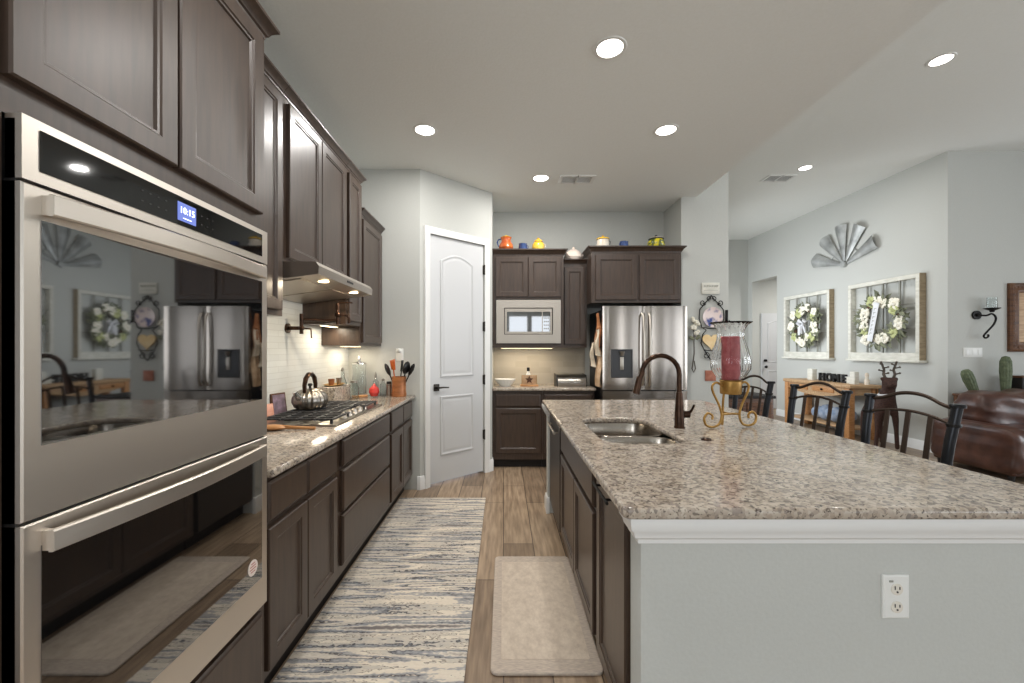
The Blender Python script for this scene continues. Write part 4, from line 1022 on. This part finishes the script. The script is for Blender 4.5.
dup(s0, (2.0, 3.66, 0), None, 'dark metal bar stool furthest away, behind the hurricane lantern')

# ------------------------------------------------------------------ great room
# window frames with wreaths (front faces -x)
def old_window(y_far, label):
    t = thing('old_window_frame', label, 'wall decor', (W-.001, y_far, 1.17), R(-90), 'old window frames on the great room wall')
    w_, z0, z1 = 1.14, 1.20, 2.365; dy = -.085
    b = B(); fw = .052
    b.box(0, fw, dy, 0, z0, z1, .004).box(w_-fw, w_, dy, 0, z0, z1, .004).box(fw, w_-fw, dy, 0, z1-.06, z1, .004).box(fw, w_-fw, dy, 0, z0, z0+.10, .004)
    obj('frame', b, 'weather', t)
    obj('side_edge', B().box(w_, w_+.006, dy+.002, 0, z0, z1), 'rawwood', t)
    obj('sill', B().box(-.02, w_+.03, dy-.03, 0, 1.17, 1.20, .004), 'weather', t)
    b = B()
    for i in (1, 2, 3): x = fw+(w_-2*fw)*i/4; b.box(x-.011, x+.011, -.055, -.035, z0+.10, z1-.06)
    for i in (1, 2): z = z0+.10+(z1-.16-z0)*i/3; b.box(fw, w_-fw, -.053, -.037, z-.008, z+.008)
    obj('muntins', b, 'lead', t)
    return t
old_window(8.17, 'weathered white old window frame nearest the hall opening'); old_window(6.645, 'weathered white old window frame nearest the room corner, above the reindeer')
def wreath(y, z, r, label, seed, ribbon):
    rnd = random.Random(seed)
    t = thing('flower_wreath', label, 'wreath', (W-.075, y, z), R(-90), None, absz=False)
    ring = [(r*.68*math.cos(2*PI*i/28), -.045+.008*math.sin(i*2.3), r*.68*math.sin(2*PI*i/28)) for i in range(28)]
    b = B().tube(ring, .032, 8, closed=True)
    for k_ in range(3):
        b.tube([(r*(.68+.05*math.sin(i*.9+k_*2))*math.cos(2*PI*i/36), -.05-.022*math.cos(i*.9+k_*2), r*(.68+.05*math.sin(i*.9+k_*2))*math.sin(2*PI*i/36)) for i in range(36)], .009, 6, closed=True)
    obj('vine_ring', b, 'vine', t)
    b = B()
    for i in range(170):
        a = rnd.uniform(0, 2*PI); rr = r*rnd.uniform(.5, 1.0); c = Vector((rr*math.cos(a), rnd.uniform(-.10, -.045), rr*math.sin(a)))
        ln = rnd.uniform(.045, .075); dr = a+rnd.uniform(-.9, .9); d_ = Vector((math.cos(dr), rnd.uniform(-.4, .4), math.sin(dr))).normalized(); p = Vector((-d_.z, rnd.uniform(-.3, .3), d_.x)).normalized()
        q = [c-d_*ln, c+p*ln*.42, c+d_*ln, c-p*ln*.42]; nn = d_.cross(p)*.0025
        b.extr(q, nn)
    obj('foliage', b, 'leaf', t)
    n = 15
    for i in range(n):
        a = 2*PI*i/n+rnd.uniform(-.15, .15); rr = r*rnd.uniform(.6, .86); c = Vector((rr*math.cos(a), -.085, rr*math.sin(a))); R_ = rnd.uniform(.075, .100)
        b = B().ball(tuple(c), R_*.45, n=8)
        for k_ in range(9):
            aa = 2*PI*k_/9; ring_r = .62 if k_ % 2 else .5
            b.ball((c.x+R_*ring_r*math.cos(aa), c.y-.006*(k_ % 2)+.006, c.z+R_*ring_r*math.sin(aa)), R_*.42, (1, .5, 1), n=8)
        obj('flower', b, 'petal2' if i % 4 == 1 else 'petal', t)
    if ribbon == 'banner':
        mt = Matrix.Translation((-.03, -.13, .02)) @ Matrix.Rotation(R(12), 4, 'Y')
        obj('ribbon', B().box(-.045, .045, -.003, .003, -.33, .24, .002, 1, mat=mt), 'ribbon', t)
        b = B()
        for i in range(7):
            b.box(-.016, .016, -.0045, -.003, .15-i*.06, .158-i*.06, mat=mt); b.box(-.016, -.010, -.0045, -.003, .125-i*.06, .158-i*.06, mat=mt)
        obj('ribbon_script', b, 'lead', t)
    else:
        b = B()
        for k_ in range(3): b.tube([(0, -.10, .02), (.05-.05*k_, -.12, -.05), (.08-.08*k_, -.11, -.14-.02*k_)], [.012, .035, .02], 8, flat=.25)
        for s in (-1, 1): b.tube([(0, -.10, .03), (s*.06, -.14, .09), (s*.10, -.12, .05), (s*.06, -.11, .0), (0, -.10, .03)], [.01, .03, .035, .03, .01], 8, flat=.3)
        obj('bow', b, 'ribbon', t)
    return t
wreath(7.53, 1.785, .39, 'cream flower wreath with a bow on the window frame by the hall opening', 4, 'bow')
wreath(6.02, 1.77, .41, 'cream and green flower wreath with long printed ribbon on the near window frame', 11, 'banner')
# windmill art
t = thing('windmill_wall_art', 'half windmill of galvanised metal blades high on the great room wall', 'wall decor', (W-.002, 6.80, 2.73), R(-90), None, absz=False)
for a in (162, 128, 94, 60, 22):
    b = B(); n = 6; rows = []
    for i in range(n+1):
        u = i/n; rr = .06+.60*u; hw = .018+.105*u
        row = []
        for j in range(7):
            q = (j/6-.5)*2; x = rr+ (-.02*abs(q) if i == n else 0); y = -.02-.055*u*(1-q*q)-.02*u
            c_, s_ = math.cos(R(a)), math.sin(R(a)); px, pz = x, hw*q
            row.append((px*c_-pz*s_, y, px*s_+pz*c_))
        rows.append(row)
    f = [b.ring(r_) for r_ in rows]; g = [b.ring([(x, y+.004, z) for x, y, z in r_]) for r_ in rows]
    for (p, q) in zip(f, f[1:]):
        for j in range(6): b.bm.faces.new((p[j], p[j+1], q[j+1], q[j]))
    for (p, q) in zip(g, g[1:]):
        for j in range(6): b.bm.faces.new((p[j+1], p[j], q[j], q[j+1]))
    for j in range(6): b.bm.faces.new((f[-1][j], f[-1][j+1], g[-1][j+1], g[-1][j])); b.bm.faces.new((f[0][j+1], f[0][j], g[0][j], g[0][j+1]))
    for i in range(n): b.bm.faces.new((f[i][0], f[i+1][0], g[i+1][0], g[i][0])); b.bm.faces.new((f[i+1][6], f[i][6], g[i][6], g[i+1][6]))
    obj('blade', b, 'galv', t, angle=50)
obj('brace', B().tube([(.30*math.cos(R(a)), -.012, .30*math.sin(R(a))) for a in range(15, 171, 12)], .008, 6), 'galv', t)
obj('hub', B().cyl((0, -.05, .01), (0, 0, .01), .05, n=20), 'galv', t)

# pine console table
TY0, TY1, TX0, TX1, TZ = 6.15, 7.56, 5.12, 5.575, .82
t = thing('console_table', 'rustic pine console table with drawers along the great room wall', 'table', (TX0, TY0, 0))
tw, tl = TX1-TX0, TY1-TY0
obj('tabletop', B().box(-.02, tw, -.04, tl+.02, TZ-.055, TZ, .014, 3), 'pine', t)
for x in (.045, tw-.06):
    for y in (.045, tl-.045): obj('leg', B().box(x-.045, x+.045, y-.045, y+.045, 0, TZ-.055, .008), 'pine2', t)
b = B()
for (xa, xb) in ((.015, .04), (tw-.06, tw-.04)):
    ap = [(0, TZ-.055), (0, TZ-.13)]+[(tl*i/12, TZ-.13-.10*math.sin(PI*i/12)) for i in range(1, 12)]+[(tl, TZ-.13), (tl, TZ-.055)]
    b.extr([(xa, y, z) for y, z in ap], (xb-xa, 0, 0))
b.box(.03, tw-.05, .02, .045, TZ-.16, TZ-.055)
obj('apron', b, 'pine', t)
for y0 in (.30, .85):
    d = obj('drawer', B().box(.002, .016, y0, y0+.45, TZ-.155, TZ-.075, .004), 'pine2', t); obj('pull', B().ball((-.01, y0+.225, TZ-.115), .018), 'iron', d)
obj('lower_shelf', B().box(.02, tw-.03, .05, tl-.05, .14, .17, .006), 'pine', t)
# on the table
t = thing('home_letters', 'black block letters spelling HOME on the pine console table', 'sign', (5.34, 6.73, TZ+.0005), R(-90), None, absz=False)
for i, ch in enumerate('HOME'):
    mt = Matrix.Translation((-.225+.15*i, 0, .068)) @ rx
    cu = bpy.data.curves.new('t', 'FONT'); cu.body = ch; cu.size = .175; cu.extrude = .018; cu.offset = .007; cu.align_x = 'CENTER'; cu.align_y = 'CENTER'
    o = from_curve('letter', cu, 'black', t, mt)
    zmin = min(v.co.z for v in o.data.vertices); o.data.transform(Matrix.Translation((0, 0, -zmin)))
o = obj('wooden_block', B().box(-.04, .04, -.06, .06, 0, .19, .004), 'weather', loc=(5.33, 7.17, TZ+.0005)); tag(o, 'whitewashed wooden block left of the HOME letters', 'block')
o = obj('wooden_block', B().box(-.035, .035, -.045, .045, 0, .19, .004), 'weather', loc=(5.30, 6.27, TZ+.0005)); tag(o, 'taller whitewashed block right of the HOME letters', 'block')
o = obj('wooden_block', B().box(-.035, .035, -.045, .045, 0, .10, .004), 'weather', loc=(5.36, 6.40, TZ+.0005)); tag(o, 'short whitewashed block between the HOME letters and the taller block', 'block')
o = obj('small_figurine', B().lathe([(0, 0), (.03, 0), (.035, .06), (.018, .10), (.026, .14), (.02, .17), (0, .18)], 16), 'cream', loc=(5.42, 6.19, TZ+.0005)); tag(o, 'small cream figurine at the near end of the pine table', 'figurine')
# blanket on the lower shelf
random.seed(2); b = B()
for i in range(7): b.ball((random.uniform(-.06, .06), -.25+.085*i, .10+.03*random.random()), .14, (.85, .8, .75+.2*random.random()))
o = obj('folded_blanket', b, 'denim', loc=(5.34, 6.75, .182)); tag(o, 'crumpled blue and white blanket on the lower shelf of the pine table', 'blanket')

# reindeer figure
t = thing('reindeer_figure', 'dark brown reindeer figure with twig antlers standing by the pine table', 'figurine', (5.13, 5.60, 0), R(-20), None, absz=False)
me = bpy.data.meshes.new('body')
V = [(0, .10, .56), (0, -.02, .60), (0, -.10, .70), (0, -.12, .84), (0, -.17, .92), (0, -.27, .87),
     (.09, -.07, .50), (.10, -.08, .28), (.115, -.07, .02), (-.09, -.07, .50), (-.10, -.08, .28), (-.115, -.07, .02),
     (0, .30, .57), (.09, .30, .48), (.10, .34, .27), (.11, .31, .02), (-.09, .30, .48), (-.10, .34, .27), (-.11, .31, .02), (0, .38, .62), (.09, -.13, .97), (-.09, -.13, .97)]
E = [(0, 1), (1, 2), (2, 3), (3, 4), (4, 5), (1, 6), (6, 7), (7, 8), (1, 9), (9, 10), (10, 11), (0, 12), (12, 13), (13, 14), (14, 15), (12, 16), (16, 17), (17, 18), (12, 19), (4, 20), (4, 21)]
RR = [.125, .12, .09, .065, .06, .035, .045, .026, .024, .045, .026, .024, .12, .05, .028, .024, .05, .028, .024, .03, .018, .018]
me.from_pydata(V, E, []); o = bpy.data.objects.new('body', me); COL.objects.link(o); o.parent = t
sk = o.modifiers.new('skin', 'SKIN'); 
for i, r_ in enumerate(RR): me.skin_vertices[0].data[i].radius = (r_, r_)
me.skin_vertices[0].data[0].use_root = True
o.modifiers.new('sub', 'SUBSURF').levels = 2; o.modifiers['sub'].render_levels = 2
dg = bpy.context.evaluated_depsgraph_get(); dg.update(); m2 = bpy.data.meshes.new_from_object(o.evaluated_get(dg)); o.modifiers.clear(); o.data = m2
m2.materials.append(M['deer'])
for p in m2.polygons: p.use_smooth = True
for s in (-1, 1):
    b = B().tube([(s*.035, -.15, .95), (s*.06, -.14, 1.02), (s*.05, -.13, 1.08), (s*.085, -.13, 1.19)], [.018, .017, .015, .012], 8)
    for (z, dx) in ((1.02, .05), (1.06, -.045), (1.10, .05), (1.14, -.03)):
        b.tube([(s*.06, -.135, z), (s*.06+dx, -.14, z+.015)], [.010, .008], 6).ball((s*.06+dx, -.14, z+.016), .014, n=8)
    obj('antler', b, 'twig', t)
obj('scarf', B().tube([(.10*math.cos(2*PI*i/16), -.115+.095*math.sin(2*PI*i/16), .76+.02*math.cos(2*PI*i/16)) for i in range(16)], .013, 8, closed=True), 'ribbon', t)
for s in (-1, 1): obj('eye', B().ball((s*.040, -.205, .935), .009, n=8), 'black', t)

# dark sideboard with black lantern, behind the stools
t = thing('sideboard', 'brown wooden chest with dark top behind the furthest bar stool', 'chest', (2.64, 5.10, 0))
obj('top', B().box(-.02, .70, -.02, .44, .745, .78, .008), 'kick', t)
obj('carcass', B().box(0, .68, 0, .42, .06, .745, .004), 'walnut', t)
for x0 in (.03, .35): obj('door', B().panel(x0, x0+.30, .12, .70, [(0, .0), (0, -.012), (.004, -.016), (.05, -.016), (.056, -.008)]), 'walnut', t)
for x in (.03, .65):
    for y in (.03, .39): obj('foot', B().cyl((x, y, 0), (x, y, .06), .022, .03), 'kick', t)
t = thing('candle_lantern', 'black metal candle lantern on the brown chest beside the wall end', 'lantern', (2.93, 5.30, .7805), 0, None, absz=False)
b = B().box(-.085, .085, -.085, .085, 0, .03, .004).box(-.08, .08, -.08, .08, .28, .30, .003)
for x in (-.07, .07):
    for y in (-.07, .07): b.box(x-.007, x+.007, y-.007, y+.007, .03, .28)
obj('cage', b, 'iron', t)
obj('roof', B().lathe([(.11, .30), (.085, .34), (.05, .39), (.03, .43), (.016, .45), (.02, .47), (.008, .49), (0, .51)], 4*6), 'iron', t)
obj('ring', B().tube([(.03*math.cos(2*PI*i/14), 0, .525+.03*math.sin(2*PI*i/14)) for i in range(14)], .004, 6, closed=True), 'iron', t)
o = obj('lantern_candle', B().lathe([(0, 0), (.035, 0), (.035, .13), (0, .132)], 20), 'cream', loc=(2.93, 5.30, .811)); tag(o, 'short cream candle inside the black lantern', 'candle')

# sofa wall
t = thing('wall_sconce', 'black scrolled iron sconce with clear glass cup on the sofa wall', 'sconce', (5.95, 5.229, 1.50))
obj('back_plate', B().cyl((0, 0, 1.78), (0, -.02, 1.78), .055, n=24).ball((0, -.03, 1.78), .02), 'iron', t)
P = [(0, -.03, 1.78), (.05, -.07, 1.77), (.10, -.09, 1.79), (.135, -.10, 1.74), (.11, -.10, 1.66), (.05, -.09, 1.58), (.01, -.08, 1.52), (.03, -.08, 1.49), (.065, -.08, 1.51), (.06, -.08, 1.535)]
obj('scroll_arm', B().tube(curve_pts(P), .011, 8), 'iron', t, angle=60)
obj('cup', B().lathe([(0, 0), (.02, 0), (.025, .02), (.075, .045), (.075, .052), (.03, .05), (0, .05)], 24, (.10, -.09, 1.81)), 'iron', t)
obj('glass_shade', B().lathe([(.045, .0), (.048, .03), (.045, .13), (.043, .13), (.046, .03), (.043, .0)], 28, (.10, -.09, 1.863)), 'jarglass', t)
t = thing('switch_plate', 'white triple light switch plate below the sconce', 'switch', (5.91, 5.2295, 1.25))
obj('plate', B().panel(-.12, .12, 1.25, 1.37, [(0, 0), (0, -.004), (.003, -.006)]), 'white', t)
for x in (-.075, 0, .075): obj('rocker', B().box(x-.016, x+.016, -.010, -.005, 1.277, 1.343, .002), 'white', t)
t = thing('picture_frame', 'carved brown wooden frame at the right edge on the sofa wall', 'frame', (6.70, 5.229, 1.32))
def frame_nest(b, x0, x1, z0, z1, prof):
    rs = [b.ring([(x0+i, y, z0+i), (x1-i, y, z0+i), (x1-i, y, z1-i), (x0+i, y, z1-i)]) for i, y in prof]
    for p, q in zip(rs, rs[1:]+rs[:1]): b.bridge(p, q)
    return b
b = frame_nest(B(), -.355, .355, 1.32, 2.18, [(0, 0), (0, -.03), (.02, -.045), (.04, -.035), (.06, -.028), (.09, -.04), (.11, -.035), (.12, -.012), (.12, 0)])
for i in range(17):
    for x in (-.305, .305): b.ball((x, -.035, 1.36+i*.049), .016, (1, .5, 1.2), n=8)
for i in range(13):
    for z in (1.37, 2.13): b.ball((-.29+i*.048, -.035, z), .016, (1.2, .5, 1), n=8)
obj('frame', b, 'walnut', t); obj('picture', B().box(-.24, .24, -.012, -.008, 1.435, 2.065), 'pine', t)
# console behind the sofa and its cacti
t = thing('sofa_table', 'dark wooden table standing against the wall behind the leather sofa', 'table', (5.62, 4.99, 0))
obj('tabletop', B().box(0, 1.5, 0, .21, .77, .80, .006), 'walnut', t)
for x in (.03, 1.47):
    for y in (.03, .18): obj('leg', B().box(x-.02, x+.02, y-.02, y+.02, 0, .77), 'walnut', t)
def cactus(loc, h, lean, label, arms=False):
    t = thing('cactus_figure', label, 'cactus', loc, 0, None, absz=False)
    mt = Matrix.Rotation(R(lean), 4, 'Y')
    obj('stem', B().lathe([(0, 0), (.040, 0), (.048, h*.2), (.060, h*.6), (.056, h*.85), (.036, h*.97), (0, h)], 72, rib=.07, ribn=12, mat=mt, sy=.8), 'cactus', t, angle=70)
    obj('foot', B().lathe([(0, .0), (.055, .0), (.06, .02), (.05, .03), (0, .03)], 20), 'terra', t)
    return t
cactus((5.79, 5.09, .801), .33, -24, 'green ribbed cactus figure leaning left behind the sofa')
cactus((6.16, 5.09, .801), .47, 0, 'upright green ribbed cactus figure beside the carved wooden frame')
t = thing('wooden_box', 'dark brown wooden box on the table beside the upright cactus', 'box', (6.42, 5.10, .801), 0, None, absz=False)
obj('box_body', B().box(-.13, .13, -.07, .07, 0, .20, .006), 'kick', t); obj('box_lid', B().box(-.14, .14, -.08, .08, .20, .225, .006), 'walnut', t); 
# leather sofa facing the camera
t = thing('leather_sofa', 'dark brown leather sofa at the right edge against the corner wall', 'sofa', (5.06, 4.10, 0))
def soft(x0, x1, y0, y1, z0, z1, bv): return B().box(x0, x1, y0, y1, z0, z1, bv, 5)
obj('base', soft(.04, 2.2, .05, .84, .07, .30, .03), 'leather', t)
def blob(x0, x1, y0, y1, z0, z1, seed, sub=4, amp=.012, n=4.):
    b = B(); q = bmesh.ops.create_cube(b.bm, size=2); bmesh.ops.subdivide_edges(b.bm, edges=b.bm.edges, cuts=9, use_grid_fill=True)
    rnd = random.Random(seed); ph = [rnd.uniform(0, 6) for _ in range(6)]
    for v in b.bm.verts:
        x, y, z = v.co; L_ = (abs(x)**n+abs(y)**n+abs(z)**n)**(1/n); s_ = 1/L_*max(abs(x), abs(y), abs(z))
        x, y, z = x*s_, y*s_, z*s_
        w_ = amp*(math.sin(7*x+ph[0]+3*z)+math.sin(9*z+ph[1]+4*x)+.6*math.sin(15*x+ph[2]-6*z))
        v.co = ((x0+x1)/2+x*((x1-x0)/2+w_), (y0+y1)/2+y*((y1-y0)/2+w_), (z0+z1)/2+z*((z1-z0)/2+w_))
    return b
for i_, x0 in enumerate((.22, 1.16)):
    obj('seat_cushion', blob(x0, x0+.93, .01, .60, .29, .535, 1+i_, amp=.005, n=7.), 'leather', t, angle=80)
    obj('backrest', blob(x0+.02, x0+.93, .44, .86, .42, .875, 3+i_, amp=.010, n=4.5), 'leather', t, angle=80)
obj('arm', blob(-.02, .23, .0, .84, .08, .555, 5, amp=.004, n=6.), 'leather', t, angle=80)
obj('arm', blob(2.08, 2.33, .0, .84, .08, .555, 6, amp=.004, n=6.), 'leather', t, angle=80)
for x in (.08, 2.2):
    for y in (.1, .78): obj('foot', B().cyl((x, y, 0), (x, y, .08), .02, .03), 'kick', t)
